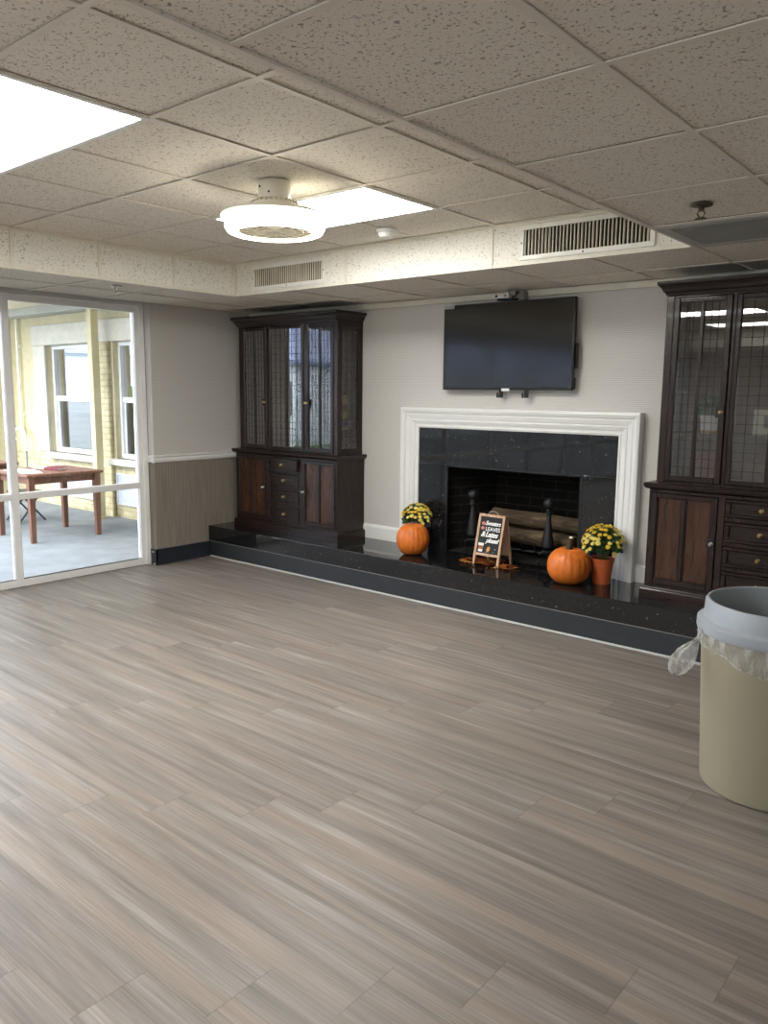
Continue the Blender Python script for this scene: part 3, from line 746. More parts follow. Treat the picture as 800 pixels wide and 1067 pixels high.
# ------------------------------------------------------------------ pumpkins and flowers on the hearth
def pumpkin(x, y, R, H, ribs, stem, label):
    t = thing('pumpkin', label, 'pumpkin', (x, y, ZH), group='orange pumpkins on the hearth')
    prof = []; n_ = 22
    for i in range(n_ + 1):
        a = -PI / 2 + PI * i / n_
        r_ = R * max(0.0, math.cos(a)) ** 0.80; z = H / 2 + H / 2 * math.sin(a)
        dip = 0.018 * math.exp(-(r_ / (R * 0.28)) ** 2)
        z = z - dip if a > 0 else z + dip * 0.8
        prof.append((r_ if 0 < i < n_ else 0, z))
    rf = lambda a, z: 1 + 0.022 * (abs(math.cos(ribs * a / 2)) - 0.6) + 0.012 * math.sin(3 * a + 1)
    zmin = min(p[1] for p in prof)
    MB().lathe([(r_, z - zmin) for r_, z in prof], (x, y, ZH), ribs * 8, rfun=rf).build('body', M['pumpkin'], t, smooth=True, angle=60)
    if stem:
        z = ZH + H - 0.025
        MB().tube([(x, y, z), (x + 0.002, y, z + 0.03), (x + 0.008, y - 0.004, z + 0.06), (x + 0.012, y - 0.008, z + 0.082)], 0.012, 10, rr=[0.026, 0.016, 0.013, 0.013]).build('stem', M['stem'], t, smooth=True)
        MB().ball((x + 0.0125, y - 0.008, z + 0.085), 0.015, 1, 1, 0.6, 14).build('stem_tip', M['stem_cut'], t, smooth=True)
pumpkin(-3.866, 4.975, 0.134, 0.266, 20, False, 'round orange pumpkin by the left leg of the fireplace surround')
pumpkin(-2.458, 4.935, 0.150, 0.262, 18, True, 'orange pumpkin with a dark curled stem beside the terracotta pot')

fl_mesh = {}
def flower_mesh(kind):
    b = bmesh.new()
    for ring, (n_, r_, z) in enumerate(((10, 0.0165, 0.0), (8, 0.011, 0.004), (6, 0.006, 0.007))):
        for i in range(n_):
            a = 2 * PI * i / n_ + ring * 0.3; wd = 0.9 * PI / n_ * r_
            e = Vector((math.cos(a), math.sin(a), 0)); s_ = Vector((-e.y, e.x, 0))
            p = [e * 0.001 + Vector((0, 0, z)), e * r_ * 0.6 + s_ * wd + Vector((0, 0, z + 0.0035)), e * r_ + Vector((0, 0, z + 0.001)), e * r_ * 0.6 - s_ * wd + Vector((0, 0, z + 0.0035))]
            b.faces.new([b.verts.new(q) for q in p])
    b2 = bmesh.new(); bmesh.ops.create_uvsphere(b2, u_segments=8, v_segments=5, radius=0.005, matrix=Matrix.Translation((0, 0, 0.006)) @ Matrix.Diagonal((1, 1, 0.5, 1)))
    me2 = bpy.data.meshes.new('x'); b2.to_mesh(me2); b2.free(); b.from_mesh(me2); bpy.data.meshes.remove(me2)
    me = bpy.data.meshes.new('flower_' + kind); b.to_mesh(me); b.free(); me.materials.append(M[kind]); return me
FM = [flower_mesh('petal'), flower_mesh('petal_pale')]
def mum(x, y, pot_r, pot_h, dome_r, dome_c, dome_h, nfl, seed, label):
    rnd = random.Random(seed)
    t = thing('potted_chrysanthemum', label, 'potted flowers', (x, y, ZH), group='yellow chrysanthemums on the hearth')
    MB().lathe([(0, 0.0), (pot_r * 0.74, 0.0), (pot_r * 0.95, pot_h - 0.025), (pot_r * 1.0, pot_h - 0.024), (pot_r * 1.02, pot_h), (pot_r * 0.95, pot_h), (pot_r * 0.9, pot_h - 0.02), (pot_r * 0.7, 0.01), (0, 0.01)], (x, y, ZH), 36).build('pot', M['terracotta'], t, smooth=True)
    MB().lathe([(0, pot_h - 0.012), (pot_r * 0.92, pot_h - 0.016), (0, pot_h - 0.03)], (x, y, ZH), 24).build('soil', M['soil'], t)
    b = bmesh.new()
    cz = ZH + dome_c
    def dome_pt(u, th, k):
        # u: 0 top .. 1 skirt
        a = u * 1.95
        return Vector((x + k * dome_r * math.sin(a) * math.cos(th), y + k * dome_r * math.sin(a) * math.sin(th), cz + k * dome_h * math.cos(a)))
    for i in range(620):
        u = math.sqrt(rnd.random()); th = rnd.uniform(0, 2 * PI); k = rnd.uniform(0.6, 0.98)
        p = dome_pt(u, th, k); d = (p - Vector((x, y, cz - 0.05))).normalized()
        d = (d + Vector((rnd.uniform(-.5, .5), rnd.uniform(-.5, .5), rnd.uniform(-.4, .5)))).normalized()
        s_ = d.cross(Vector((rnd.uniform(-1, 1), rnd.uniform(-1, 1), rnd.uniform(-1, 1)))).normalized(); n_ = d.cross(s_)
        L = rnd.uniform(0.022, 0.036); wd = L * 0.33
        q = [p - d * L * .5, p - d * L * .1 + s_ * wd, p + d * L * .22 + s_ * wd * .7 + n_ * .002, p + d * L * .5, p + d * L * .22 - s_ * wd * .7 + n_ * .002, p - d * L * .1 - s_ * wd]
        b.faces.new([b.verts.new(v) for v in q])
    m = MB(); m.merge(b)
    for i in range(16):
        th = 2 * PI * i / 16 + rnd.uniform(-.2, .2); e = dome_pt(rnd.uniform(.2, .8), th, .85)
        m.tube([(x + pot_r * .4 * math.cos(th), y + pot_r * .4 * math.sin(th), ZH + pot_h - .02), ((x + e.x) / 2, (y + e.y) / 2, (cz + e.z) / 2 - .01), e], 0.0022, 5)
    o = m.build('foliage', M['leaf'], t); o['kind'] = 'stuff'
    base = wloc(t); pts = []
    tries = 0
    while len(pts) < nfl and tries < 6000:
        tries += 1
        u = math.sqrt(rnd.random()) * (0.74 if rnd.random() < .82 else 1.0); th = rnd.uniform(0, 2 * PI); p = dome_pt(u, th, 1.0)
        if all((p - q).length > 0.024 for q in pts):
            pts.append(p); d = (p - Vector((x, y, cz - 0.06))).normalized()
            d = (d + Vector((rnd.uniform(-.25, .25), rnd.uniform(-.25, .25), .25))).normalized()
            f = bpy.data.objects.new('flower', FM[0 if rnd.random() < (.8 - .65 * u) else 1]); COL.objects.link(f); f.parent = t
            f.location = p - base; f.rotation_mode = 'QUATERNION'; f.rotation_quaternion = Vector((0, 0, 1)).rotation_difference(d)
            s_ = rnd.uniform(1.0, 1.4); f.scale = (s_, s_, s_)
mum(-3.962, 5.148, 0.064, 0.155, 0.123, 0.262, 0.125, 70, 3, 'yellow flowering chrysanthemum rising behind the left pumpkin')
mum(-2.284, 5.090, 0.080, 0.180, 0.138, 0.275, 0.135, 78, 5, 'yellow chrysanthemum in an orange pot between pumpkin and white surround')

# ------------------------------------------------------------------ chalkboard A-frame and leaf garland
def text_mesh(body, size, shear=0.0, bold=0.0, spacing=1.0):
    c = bpy.data.curves.new('txt', 'FONT'); c.body = body; c.size = size; c.shear = shear; c.offset = bold; c.space_character = spacing
    c.align_x = 'CENTER'; c.extrude = 0.0006
    o = bpy.data.objects.new('txt', c); COL.objects.link(o)
    dg = bpy.context.evaluated_depsgraph_get(); me = bpy.data.meshes.new_from_object(o.evaluated_get(dg))
    bpy.data.objects.remove(o); return me
def a_frame():
    cx, y0 = -3.182, 5.00
    t = thing('a_frame_chalkboard', 'small pine framed chalkboard sign about sweaters and lattes', 'sign', (cx, y0, ZH), rz=-0.04)
    lean = math.atan2(0.085, 0.385); U = Vector((1, 0, 0)); V = Vector((0, math.sin(lean), math.cos(lean))); W = Vector((0, -math.cos(lean), math.sin(lean)))
    O = Vector((0, 0, 0)); H = 0.395; hw = 0.119; f = 0.019
    fr = (O, U, V, W)
    m = MB(); R = lambda a, b_, c, d, e0, e1: m.prism([(a, c), (b_, c), (b_, d), (a, d)], e0, e1, fr)
    R(-hw, -hw + f, 0.0, H, -0.009, 0.009); R(hw - f, hw, 0.0, H, -0.009, 0.009)
    R(-hw + f, hw - f, H - f, H, -0.009, 0.009); R(-hw + f, hw - f, 0.075, 0.075 + f, -0.009, 0.009)
    m.build('front_frame', M['pine'], t, local=True)
    m = MB(); R(-hw + f, hw - f, 0.075 + f, H - f, -0.003, 0.003); m.build('chalkboard', M['board'], t, local=True)
    # rear legs
    V2 = Vector((0, -math.sin(lean), math.cos(lean))); W2 = Vector((0, math.cos(lean), math.sin(lean))); O2 = Vector((0, 0.19, 0))
    fr2 = (O2, U, V2, W2); m = MB()
    for a, b_, c, d in ((-hw + 0.004, -hw + 0.004 + f, 0, H - 0.004), (hw - f - 0.004, hw - 0.004, 0, H - 0.004), (-hw + f, hw - f, 0.07, 0.085), (-hw + f, hw - f, H - 0.03, H - 0.012)):
        m.prism([(a, c), (b_, c), (b_, d), (a, d)], -0.007, 0.007, fr2)
    m.build('rear_frame', M['pine'], t, local=True)
    m = MB(); m.prism([(-hw + f, 0.085), (hw - f, 0.085), (hw - f, H - 0.03), (-hw + f, H - 0.03)], -0.002, 0.002, fr2); m.build('rear_panel', M['pine'], t, local=True)
    top = O + V * H
    m = MB(); m.tube([top + Vector((0.045 * math.cos(a) - 0.005, 0.012, 0.028 * math.sin(a) - 0.004)) for a in [PI * k / 12 for k in range(13)]], 0.0022, 8); m.build('rope_handle', M['rope'], t, local=True)
    B = Matrix((U, V, W)).transposed().to_4x4()
    m = MB()
    for body, size, sh, bo, u, v in (('Sweaters', 0.046, 0.35, 0.0010, 0.013, 0.312), ('LEAVES', 0.043, 0.0, 0.0004, 0.020, 0.268), ('& Lattes', 0.056, 0.35, 0.0014, -0.006, 0.222), ('please!', 0.050, 0.35, 0.0012, 0.028, 0.180)):
        me = text_mesh(body, size, sh, bo, 0.82 if sh else 0.95)
        me.transform(Matrix.Translation(O + U * u + V * v + W * 0.0036) @ B); m.b.from_mesh(me); bpy.data.meshes.remove(me)
    m.build('lettering', M['chalk'], t, local=True)
    def flat(name, polys, mat, w0=0.0032, w1=0.0042):
        m = MB()
        for p in polys: m.prism(p, w0, w1, fr)
        m.build(name, mat, t, local=True)
    flat('cup_lid', [[(-0.094, 0.172), (-0.040, 0.172), (-0.044, 0.188), (-0.050, 0.196), (-0.084, 0.196), (-0.090, 0.188)]], M['cup_green'])
    flat('cup_band', [[(-0.091, 0.150), (-0.043, 0.150), (-0.041, 0.171), (-0.093, 0.171)], [(-0.085, 0.103), (-0.049, 0.103), (-0.047, 0.122), (-0.087, 0.122)]], M['chalk'])
    flat('cup_sleeve', [[(-0.087, 0.123), (-0.047, 0.123), (-0.044, 0.149), (-0.090, 0.149)]], M['cup_brown'])
    pts = []
    for i in range(14):
        a = 2 * PI * i / 14; r_ = 0.024 if i % 2 == 0 else 0.013
        pts.append((0.004 + r_ * math.sin(a) * 0.85 + 0.25 * r_ * math.cos(a), 0.128 + r_ * math.cos(a) * 1.15))
    flat('leaf_motif', [pts, [(-0.016, 0.100), (-0.012, 0.099), (-0.002, 0.116), (-0.006, 0.118)]], M['motif_orange'])
    blob = lambda u, v, r_: [(u + r_ * math.cos(2 * PI * k / 16) * (1 + 0.08 * math.cos(4 * PI * k / 16 * 2)), v + r_ * 0.85 * math.sin(2 * PI * k / 16)) for k in range(16)]
    flat('pumpkin_motif', [blob(-0.072, 0.322, 0.016), blob(-0.074, 0.286, 0.016)], M['motif_coral'])
    flat('berry_motif', [blob(0.065, 0.134, 0.006), blob(0.052, 0.110, 0.004), blob(-0.094, 0.108, 0.004)], M['dev_grey'])
a_frame()
def maple(r_):
    P = []
    for i in range(10):
        a = PI / 2 + 2 * PI * i / 10; q = r_ * (1.0 if i % 2 == 0 else 0.45) * (1.1 if i == 0 else 1)
        P.append(Vector((q * math.cos(a), q * math.sin(a), 0)))
    return P
def garland():
    t = thing('autumn_leaf_garland', 'cluster of red and gold fabric maple leaves under the chalkboard sign', 'leaf decoration', (-3.19, 5.05, ZH))
    rnd = random.Random(11); 
    for i in range(48):
        u = rnd.uniform(-1, 1); v = rnd.uniform(-1, 1)
        if i < 4: u = (-1.0, 1.05, -0.8, 0.75)[i]; v = (-.1, .15, -.6, -.5)[i]
        x = u * 0.22; y = v * 0.115 * (1 - 0.5 * abs(u)); z = 0.004 + 0.022 * (1 - abs(u)) * rnd.random() + 0.0004 * i
        k = 3 if (i < 3 or rnd.random() < .14) else rnd.choice((0, 0, 1, 1, 2, 2))
        P = maple(rnd.uniform(0.034, 0.048)); b = bmesh.new()
        R = Matrix.Translation((x, y, z)) @ Matrix.Rotation(rnd.uniform(-.22, .22), 4, 'X') @ Matrix.Rotation(rnd.uniform(-.22, .22), 4, 'Y') @ Matrix.Rotation(rnd.uniform(0, 6.3), 4, 'Z')
        c = b.verts.new((0, 0, 0.005)); vs = [b.verts.new(p) for p in P]
        for j in range(10): b.faces.new((c, vs[j], vs[(j + 1) % 10]))
        bmesh.ops.solidify(b, geom=b.faces[:], thickness=0.0012)
        b.transform(R)
        lo = min(v_.co.z for v_ in b.verts)
        if lo < 0.0005: bmesh.ops.translate(b, vec=(0, 0, 0.0005 - lo), verts=b.verts[:])
        m = MB(); m.merge(b); m.build('leaf', LEAFM[k], t, local=True)
garland()

# ------------------------------------------------------------------ television and the camera above it
def television():
    x0, x1, z0, z1, y = -3.765, -2.632, 1.630, 2.284, 5.206
    t = thing('television', 'large black flat television hung on the wall above the fireplace', 'television', ((x0 + x1) / 2, YB, z0))
    m = MB().box(x0, x1, y + 0.006, y + 0.034, z0, z1, 0.004)
    f = 0.012
    for a, b_, c, d in ((x0, x1, z0, z0 + 0.018), (x0, x1, z1 - f, z1), (x0, x0 + f, z0, z1), (x1 - f, x1, z0, z1)): m.box(a, b_, y, y + 0.012, c, d, 0.002)
    m.box(x0 + 0.2, x1 - 0.2, y + 0.03, y + 0.055, z0 + 0.06, z1 - 0.16, 0.006)
    m.build('housing', M['black'], t)
    MB().box(x0 + f, x1 - f, y + 0.003, y + 0.0065, z0 + 0.018, z1 - f).build('screen', M['screen'], t)
    MB().box(-3.55, -2.85, 5.258, YB - 0.002, 1.86, 2.06, 0.004).box(-3.45, -3.40, 5.25, YB - 0.002, 1.70, 2.15).box(-3.0, -2.95, 5.25, YB - 0.002, 1.70, 2.15).build('wall_bracket', M['black'], t)
    MB().box(x1 - 0.03, x1 + 0.016, y + 0.028, y + 0.055, 1.785, 1.965, 0.004).box(x1 - 0.03, x1 + 0.004, y + 0.03, y + 0.05, 1.64, 1.72, 0.003).build('side_module', M['black'], t)
    MB().box(x0 + 0.004, x0 + 0.098, y - 0.0012, y + 0.001, z1 - 0.026, z1 + 0.001).build('corner_sticker', M['grey_label'], t)
    m = MB()
    for k in range(5): m.box(x0 + 0.014 + k * 0.016, x0 + 0.024 + k * 0.016, y - 0.0016, y - 0.001, z1 - 0.019 + 0.004 * (k % 2), z1 - 0.008)
    m.build('sticker_print', M['dev_grey'], t)
    MB().box(-3.215, -3.145, y - 0.004, y + 0.01, z0 - 0.008, z0 + 0.012, 0.001).build('badge', M['white_label'], t)
    for x in (-3.235, -3.015):
        m = MB().box(x - 0.012, x + 0.020, y + 0.012, y + 0.03, z0 - 0.055, z0 + 0.01, 0.003).box(x - 0.03, x - 0.018, y + 0.008, y + 0.02, z0 - 0.055, z0 - 0.02, 0.002).box(x - 0.03, x + 0.02, y + 0.008, y + 0.03, z0 - 0.058, z0 - 0.048, 0.002)
        m.build('pull_strap', M['black'], t)
television()
cm = thing('conference_camera', 'small white camera bar on a bracket just above the television', 'camera', (-3.18, YB, 2.30))
MB().box(-3.262, -3.135, 5.13, 5.17, 2.300, 2.330, 0.006, 2).build('camera_bar', M['dev_white'], cm)
m = MB().lathe([(0, 0), (0.010, 0), (0.010, 0.006), (0, 0.007)], (-3.236, 5.130, 2.315), 18, axis=(0, -1, 0)); m.build('lens', M['black'], cm)
MB().box(-3.175, -3.145, 5.1285, 5.14, 2.306, 2.324, 0.001).build('sensor_window', M['dev_grey'], cm)
MB().box(-3.24, -3.10, 5.14, 5.215, 2.285, 2.300, 0.003).build('clip', M['black'], cm)
MB().box(-3.155, -3.095, 5.16, 5.24, 2.315, 2.352, 0.006).box(-3.085, -3.05, 5.20, YB - 0.024, 2.29, 2.352, 0.004).box(-3.10, -3.06, 5.19, 5.22, 2.30, 2.325).build('bracket', M['dev_grey'], cm)

# ------------------------------------------------------------------ display cabinets
def grid_lattice(x0, x1, z0, z1, y, nx, nz, side=False):
    m = MB(); w_ = 0.0010 if side else 0.0012
    for i in range(1, nx):
        x = x0 + (x1 - x0) * i / nx
        if side: m.box(y - w_, y + w_, x - w_, x + w_, z0, z1)
        else: m.box(x - w_, x + w_, y - w_, y + w_, z0, z1)
    for i in range(1, nz):
        z = z0 + (z1 - z0) * i / nz
        if side: m.box(y - w_, y + w_, x0, x1, z - w_, z + w_)
        else: m.box(x0, x1, y - w_, y + w_, z - w_, z + w_)
    return m
def knob_mb(x, y, z, r_=0.012):
    return MB().lathe([(0, 0.030), (r_ * .6, 0.029), (r_, 0.022), (r_ * .8, 0.014), (r_ * .45, 0.010), (r_ * .5, 0.002), (r_ * .9, 0.0), (0, 0)], (x, y, z), 16, axis=(0, -1, 0))
def mitre_u(m, prof, hx, yf, yb):
    b = bmesh.new()
    Rr = [[b.verts.new(p) for p in ((-hx - o, yb, z), (-hx - o, yf - o, z), (hx + o, yf - o, z), (hx + o, yb, z))] for o, z in prof]
    for A, B in zip(Rr, Rr[1:]):
        for i in range(3): b.faces.new((A[i], A[i + 1], B[i + 1], B[i]))
    b.faces.new([q[0] for q in Rr]); b.faces.new([q[3] for q in Rr][::-1]); b.faces.new(Rr[0]); b.faces.new(Rr[-1][::-1])
    for k in (0, -1): pass
    bmesh.ops.recalc_face_normals(b, faces=b.faces[:]); m.merge(b); return m
def cabinet():
    t = thing('display_cabinet', 'x', 'display cabinet', (0, 0, 0), group='dark glass fronted display cabinets')
    D = 0.375
    # ---- base
    m = MB()
    mitre_u(m, [(0.024, 0), (0.024, 0.062), (0.018, 0.070), (0.006, 0.074), (0.0, 0.084)], 0.673, 0.024, D)
    m.build('plinth', M['woodh'], t)
    m = MB().box(-0.672, 0.672, 0.030, D, 0.075, 0.712)
    for x0, x1 in ((-0.672, -0.656), (-0.246, -0.206), (0.206, 0.246), (0.656, 0.672)): m.box(x0, x1, 0.016, 0.031, 0.084, 0.712, 0.002)
    m.box(-0.672, 0.672, 0.016, 0.031, 0.692, 0.712, 0.002).box(-0.672, 0.672, 0.016, 0.031, 0.084, 0.104, 0.002)
    for z in (0.251, 0.402, 0.554): m.box(-0.206, 0.206, 0.017, 0.031, z, z + 0.026, 0.002)
    m.build('base_carcass', M['wood'], t)
    m = MB()
    mitre_u(m, [(0.0, 0.712), (0.014, 0.715), (0.026, 0.722), (0.032, 0.734), (0.034, 0.746), (0.028, 0.753)], 0.670, 0.020, D)
    m.build('counter_ledge', M['woodh'], t)
    # ---- lower doors
    for sg in (-1, 1):
        x0, x1 = (-0.654, -0.248) if sg < 0 else (0.248, 0.654)
        z0, z1 = 0.106, 0.690; f = 0.036; y0, y1 = 0.008, 0.030; xm = (x0 + x1) / 2
        m = MB().box(x0, x0 + f, y0, y1, z0, z1, 0.003).box(x1 - f, x1, y0, y1, z0, z1, 0.003).box(x0 + f, x1 - f, y0, y1, z0, z0 + f, 0.003).box(x0 + f, x1 - f, y0, y1, z1 - f * .8, z1, 0.003).box(xm - 0.013, xm + 0.013, y0 + .002, y1, z0 + f, z1 - f * .8, 0.003)
        for a, b_ in ((x0 + f, xm - 0.013), (xm + 0.013, x1 - f)):   # moulded bead round each panel
            for q in ((a, a + .007, z0 + f, z1 - f * .8), (b_ - .007, b_, z0 + f, z1 - f * .8)): m.box(q[0], q[1], y0 + .006, y1, q[2], q[3], .002)
            m.box(a, b_, y0 + .006, y1, z0 + f, z0 + f + .007, .002)
        d = m.build('door', M['wood'], t)
        for a, b_ in ((x0 + f, xm - 0.013), (xm + 0.013, x1 - f)): MB().box(a, b_, 0.022, 0.029, z0 + f, z1 - f * .8).build('panel', M['panel'], d)
        kx = x1 - 0.020 if sg < 0 else x0 + 0.020
        MB().box(kx - 0.034 if sg < 0 else kx - 0.014, kx + 0.014 if sg < 0 else kx + 0.034, 0.0045, 0.009, 0.378, 0.442, 0.001).build('escutcheon', M['iron'], d)
        knob_mb(kx, 0.0045, 0.408).build('knob', M['nickel'], d, smooth=True)
    # ---- drawers
    for i, (z0, z1) in enumerate(((0.582, 0.690), (0.430, 0.552), (0.279, 0.400), (0.106, 0.249))):
        m = MB().box(-0.202, 0.202, 0.020, 0.10, z0, z1, 0.002); f = 0.020
        for a, b_, c, e in ((-0.202, 0.202, z0, z0 + f), (-0.202, 0.202, z1 - f, z1), (-0.202, -0.202 + f * 1.5, z0 + f, z1 - f), (0.202 - f * 1.5, 0.202, z0 + f, z1 - f)): m.box(a, b_, 0.006, 0.021, c, e, 0.004)
        d = m.build('drawer', M['woodh'], t)
        knob_mb(0.0, 0.020, (z0 + z1) / 2, 0.013).build('knob', M['brass'], d, smooth=True)
    # ---- upper case
    z0, z1 = 0.753, 1.902; xs = 0.648; yf = 0.058
    m = MB().box(-xs, xs, yf + 0.012, D, z0, z0 + 0.022).box(-xs, xs, yf + 0.012, D, z1 - 0.02, z1)
    for sg in (-1, 1):
        a, b_ = sorted((sg * xs, sg * (xs - 0.046)))
        m.box(a, b_, yf - 0.004, yf + 0.052, z0, z1, 0.003)                     # front posts
        m.box(a, b_, D - 0.05, D, z0, z1, 0.003)                               # back posts
        a, b_ = sorted((sg * xs, sg * (xs - 0.026)))
        m.box(a, b_, yf + 0.05, D - 0.05, z0, z0 + 0.055, 0.003).box(a, b_, yf + 0.05, D - 0.05, z1 - 0.05, z1, 0.003)
        a, b_ = sorted((sg * 0.256, sg * 0.234)); m.box(a, b_, yf - 0.002, yf + 0.04, z0, z1, 0.003)
    m.box(-xs, xs, yf, yf + 0.03, z0, z0 + 0.014, 0.002).box(-xs, xs, yf, yf + 0.03, z1 - 0.012, z1, 0.002)
    m.build('upper_case', M['wood'], t)
    MB().box(-xs + 0.04, xs - 0.04, D - 0.016, D - 0.004, z0 + 0.02, z1 - 0.02).build('back_panel', M['cab_in'], t)
    for z in (1.055, 1.322): MB().box(-xs + 0.03, xs - 0.03, yf + 0.07, D - 0.018, z - 0.009, z + 0.009, 0.002).build('shelf', M['cab_in'], t)
    # cornice
    m = MB(); mitre_u(m, [(0.0, 1.900), (0.008, 1.918), (0.016, 1.924), (0.024, 1.944), (0.036, 1.958), (0.044, 1.964), (0.046, 1.972), (0.046, 1.985)], 0.646, 0.034, D)
    m.build('cornice', M['woodh'], t)
    # side glass
    for sg in (-1, 1):
        p = MB().box(sg * (xs - 0.014) - 0.0015, sg * (xs - 0.014) + 0.0015, yf + 0.052, D - 0.05, z0 + 0.055, z1 - 0.05).build('side_glass', M['cab_glass_side'], t)
        grid_lattice(yf + 0.052, D - 0.05, z0 + 0.055, z1 - 0.05, sg * (xs - 0.010), 3, 19, True).build('lattice', M['lead'], p)
    # upper doors and the fixed centre light
    for i, (x0, x1) in enumerate(((-0.600, -0.258), (-0.232, 0.232), (0.258, 0.600))):
        f = 0.036 if i != 1 else 0.030; y0, y1 = yf - 0.012, yf + 0.012; xm = (x0 + x1) / 2; a, c = z0 + 0.016, z1 - 0.014
        m = MB().box(x0, x0 + f, y0, y1, a, c, 0.004).box(x1 - f, x1, y0, y1, a, c, 0.004).box(x0 + f, x1 - f, y0, y1, a, a + f, 0.004).box(x0 + f, x1 - f, y0, y1, c - f * .9, c, 0.004).box(xm - 0.012, xm + 0.012, y0 + .002, y1, a + f, c - f * .9, 0.003)
        d = m.build('glazed_door' if i != 1 else 'fixed_light', M['wood'], t)
        MB().box(x0 + f, x1 - f, yf + 0.001, yf + 0.004, a + f, c - f * .9).build('glass', M['cab_glass'], d)
        lt = grid_lattice(x0 + f, xm - 0.012, a + f, c - f * .9, yf - 0.0025, 3, 19); l2 = grid_lattice(xm + 0.012, x1 - f, a + f, c - f * .9, yf - 0.0025, 3, 19)
        me = bpy.data.meshes.new('x'); l2.b.to_mesh(me); l2.b.free(); lt.b.from_mesh(me); bpy.data.meshes.remove(me)
        lt.build('lattice', M['lead'], d)
        if i != 1:
            kx = x1 - 0.020 if i == 0 else x0 + 0.020
            MB().box(kx - 0.034 if i == 0 else kx - 0.014, kx + 0.014 if i == 0 else kx + 0.034, y0 - 0.0035, y0 + 0.001, 1.170, 1.234, 0.001).build('escutcheon', M['iron'], d)
            knob_mb(kx, y0 - 0.0035, 1.202, 0.013).build('knob', M['brass'], d, smooth=True)
    return t
CL = Vector((-5.348, 4.915, ZH)); CR = Vector((-1.232, 4.880, ZH))
c1 = cabinet(); c2 = copy_tree(c1)
c1.location = CL; c2.location = CR
for q in bpy.data.objects:
    if q.parent and (q.parent == c1 or q.parent.parent == c1) and q.name.split('.')[0] in ('glass',):
        q.material_slots[0].link = 'OBJECT'; q.material_slots[0].material = M['cab_glass_bright']
c1['label'] = 'dark walnut display cabinet filling the corner left of the fireplace'
c2['label'] = 'dark walnut display cabinet right of the fireplace, behind the trash can'
for ch in [q for q in bpy.data.objects if q.parent == c1 and q.name.startswith('drawer')]:
    if abs(max(v.co.z for v in ch.data.vertices) - 0.690) < 0.01: ch.location.y = -0.022      # top drawer not quite shut

# contents
def boxthing(name, label, cat, x0, x1, y0, y1, z0, z1, mat, bev=0.003, group=None):
    o = MB().box(x0, x1, y0, y1, z0, z1, bev).build(name, mat); return tag(o, label, cat, group)
bx = CL.x; by = CL.y; bz = ZH
zb = bz + 0.776; zs = bz + 1.065; zt = bz + 1.332
for i, (a, wd, hh, mt, lb) in enumerate(((0.415, 0.030, 0.20, 'bookdark', 'dark book standing left of the cream book in the corner cabinet'), (0.452, 0.046, 0.215, 'bookcream', 'thick cream book standing in the corner cabinet behind its side glass'), (0.505, 0.022, 0.19, 'bookdark', 'thin dark book next to the cream book, by the side glass'))):
    x0 = bx + a + 0.05; t = thing('book', lb, 'book', (x0, by + 0.2, zb), group='books in the corner cabinet')
    MB().box(x0, x0 + wd, by + 0.15, by + 0.30, zb, zb + hh, 0.002).build('cover', M[mt], t); MB().box(x0 + 0.003, x0 + wd - 0.003, by + 0.148, by + 0.155, zb + 0.004, zb + hh - 0.004).build('pages', M['paper_sheet'], t)
boxthing('storage_box', 'slate blue box lying on the books in the corner cabinet', 'box', bx + 0.41, bx + 0.585, by + 0.15, by + 0.31, zb + 0.216, zb + 0.262, M['blue'])
can = thing('patterned_canister', 'ochre canister with a rust brown band on the cabinet shelf', 'canister', (bx + 0.51, by + 0.23, zs))
MB().lathe([(0, 0), (0.068, 0), (0.074, 0.04), (0.074, 0.17), (0.066, 0.19), (0, 0.192)], (bx + 0.51, by + 0.23, zs), 28).build('body', M['ochre'], can, smooth=True)
MB().lathe([(0.0755, 0.075), (0.0765, 0.08), (0.0765, 0.115), (0.0755, 0.12)], (bx + 0.51, by + 0.23, zs), 28).build('band', M['rustband'], can, smooth=True)
MB().lathe([(0, 0.19), (0.07, 0.192), (0.068, 0.206), (0.02, 0.214), (0, 0.23)], (bx + 0.51, by + 0.23, zs), 28).build('lid', M['ochre'], can, smooth=True)
o = MB().lathe([(0, 0), (0.03, 0), (0.055, 0.05), (0.05, 0.10), (0.022, 0.14), (0.026, 0.16), (0.02, 0.16), (0.016, 0.14), (0, 0.13)], (bx + 0.53, by + 0.25, zt), 26).build('ceramic_vase', M['plum'], smooth=True); tag(o, 'dark plum vase on the top shelf of the corner cabinet', 'vase')
o = MB().lathe([(0, 0), (0.05, 0), (0.072, 0.07), (0.06, 0.15), (0.03, 0.20), (0.036, 0.22), (0.028, 0.22), (0.02, 0.19), (0, 0.18)], (bx - 0.36, by + 0.23, zs), 26).build('ceramic_vase', M['pot_white'], smooth=True); tag(o, 'white vase added for a pale reflection in the left door of the corner cabinet', 'vase')  # vase added where a whitish reflection belongs in the glass
boxthing('storage_box', 'dark blue box at the bottom of the corner cabinet', 'box', bx - 0.42, bx - 0.28, by + 0.16, by + 0.31, zb, zb + 0.20, plain('dark blue card', rgb(48, 56, 78), 0.6))
bx = CR.x; by = CR.y
zb = bz + 0.776; zs = bz + 1.065
px = bx - 0.383
pp = thing('potted_plant', 'small bushy green plant in a white pot inside the right cabinet', 'potted plant', (px, by + 0.19, zs))
MB().lathe([(0, 0), (0.050, 0), (0.054, 0.025)], (px, by + 0.19, zs), 28).build('gold_base', M['gold'], pp, smooth=True)
MB().lathe([(0.054, 0.025), (0.060, 0.115), (0.054, 0.115), (0.05, 0.10), (0, 0.10)], (px, by + 0.19, zs), 28).build('pot', M['pot_white'], pp, smooth=True)
b = bmesh.new(); rnd = random.Random(4)
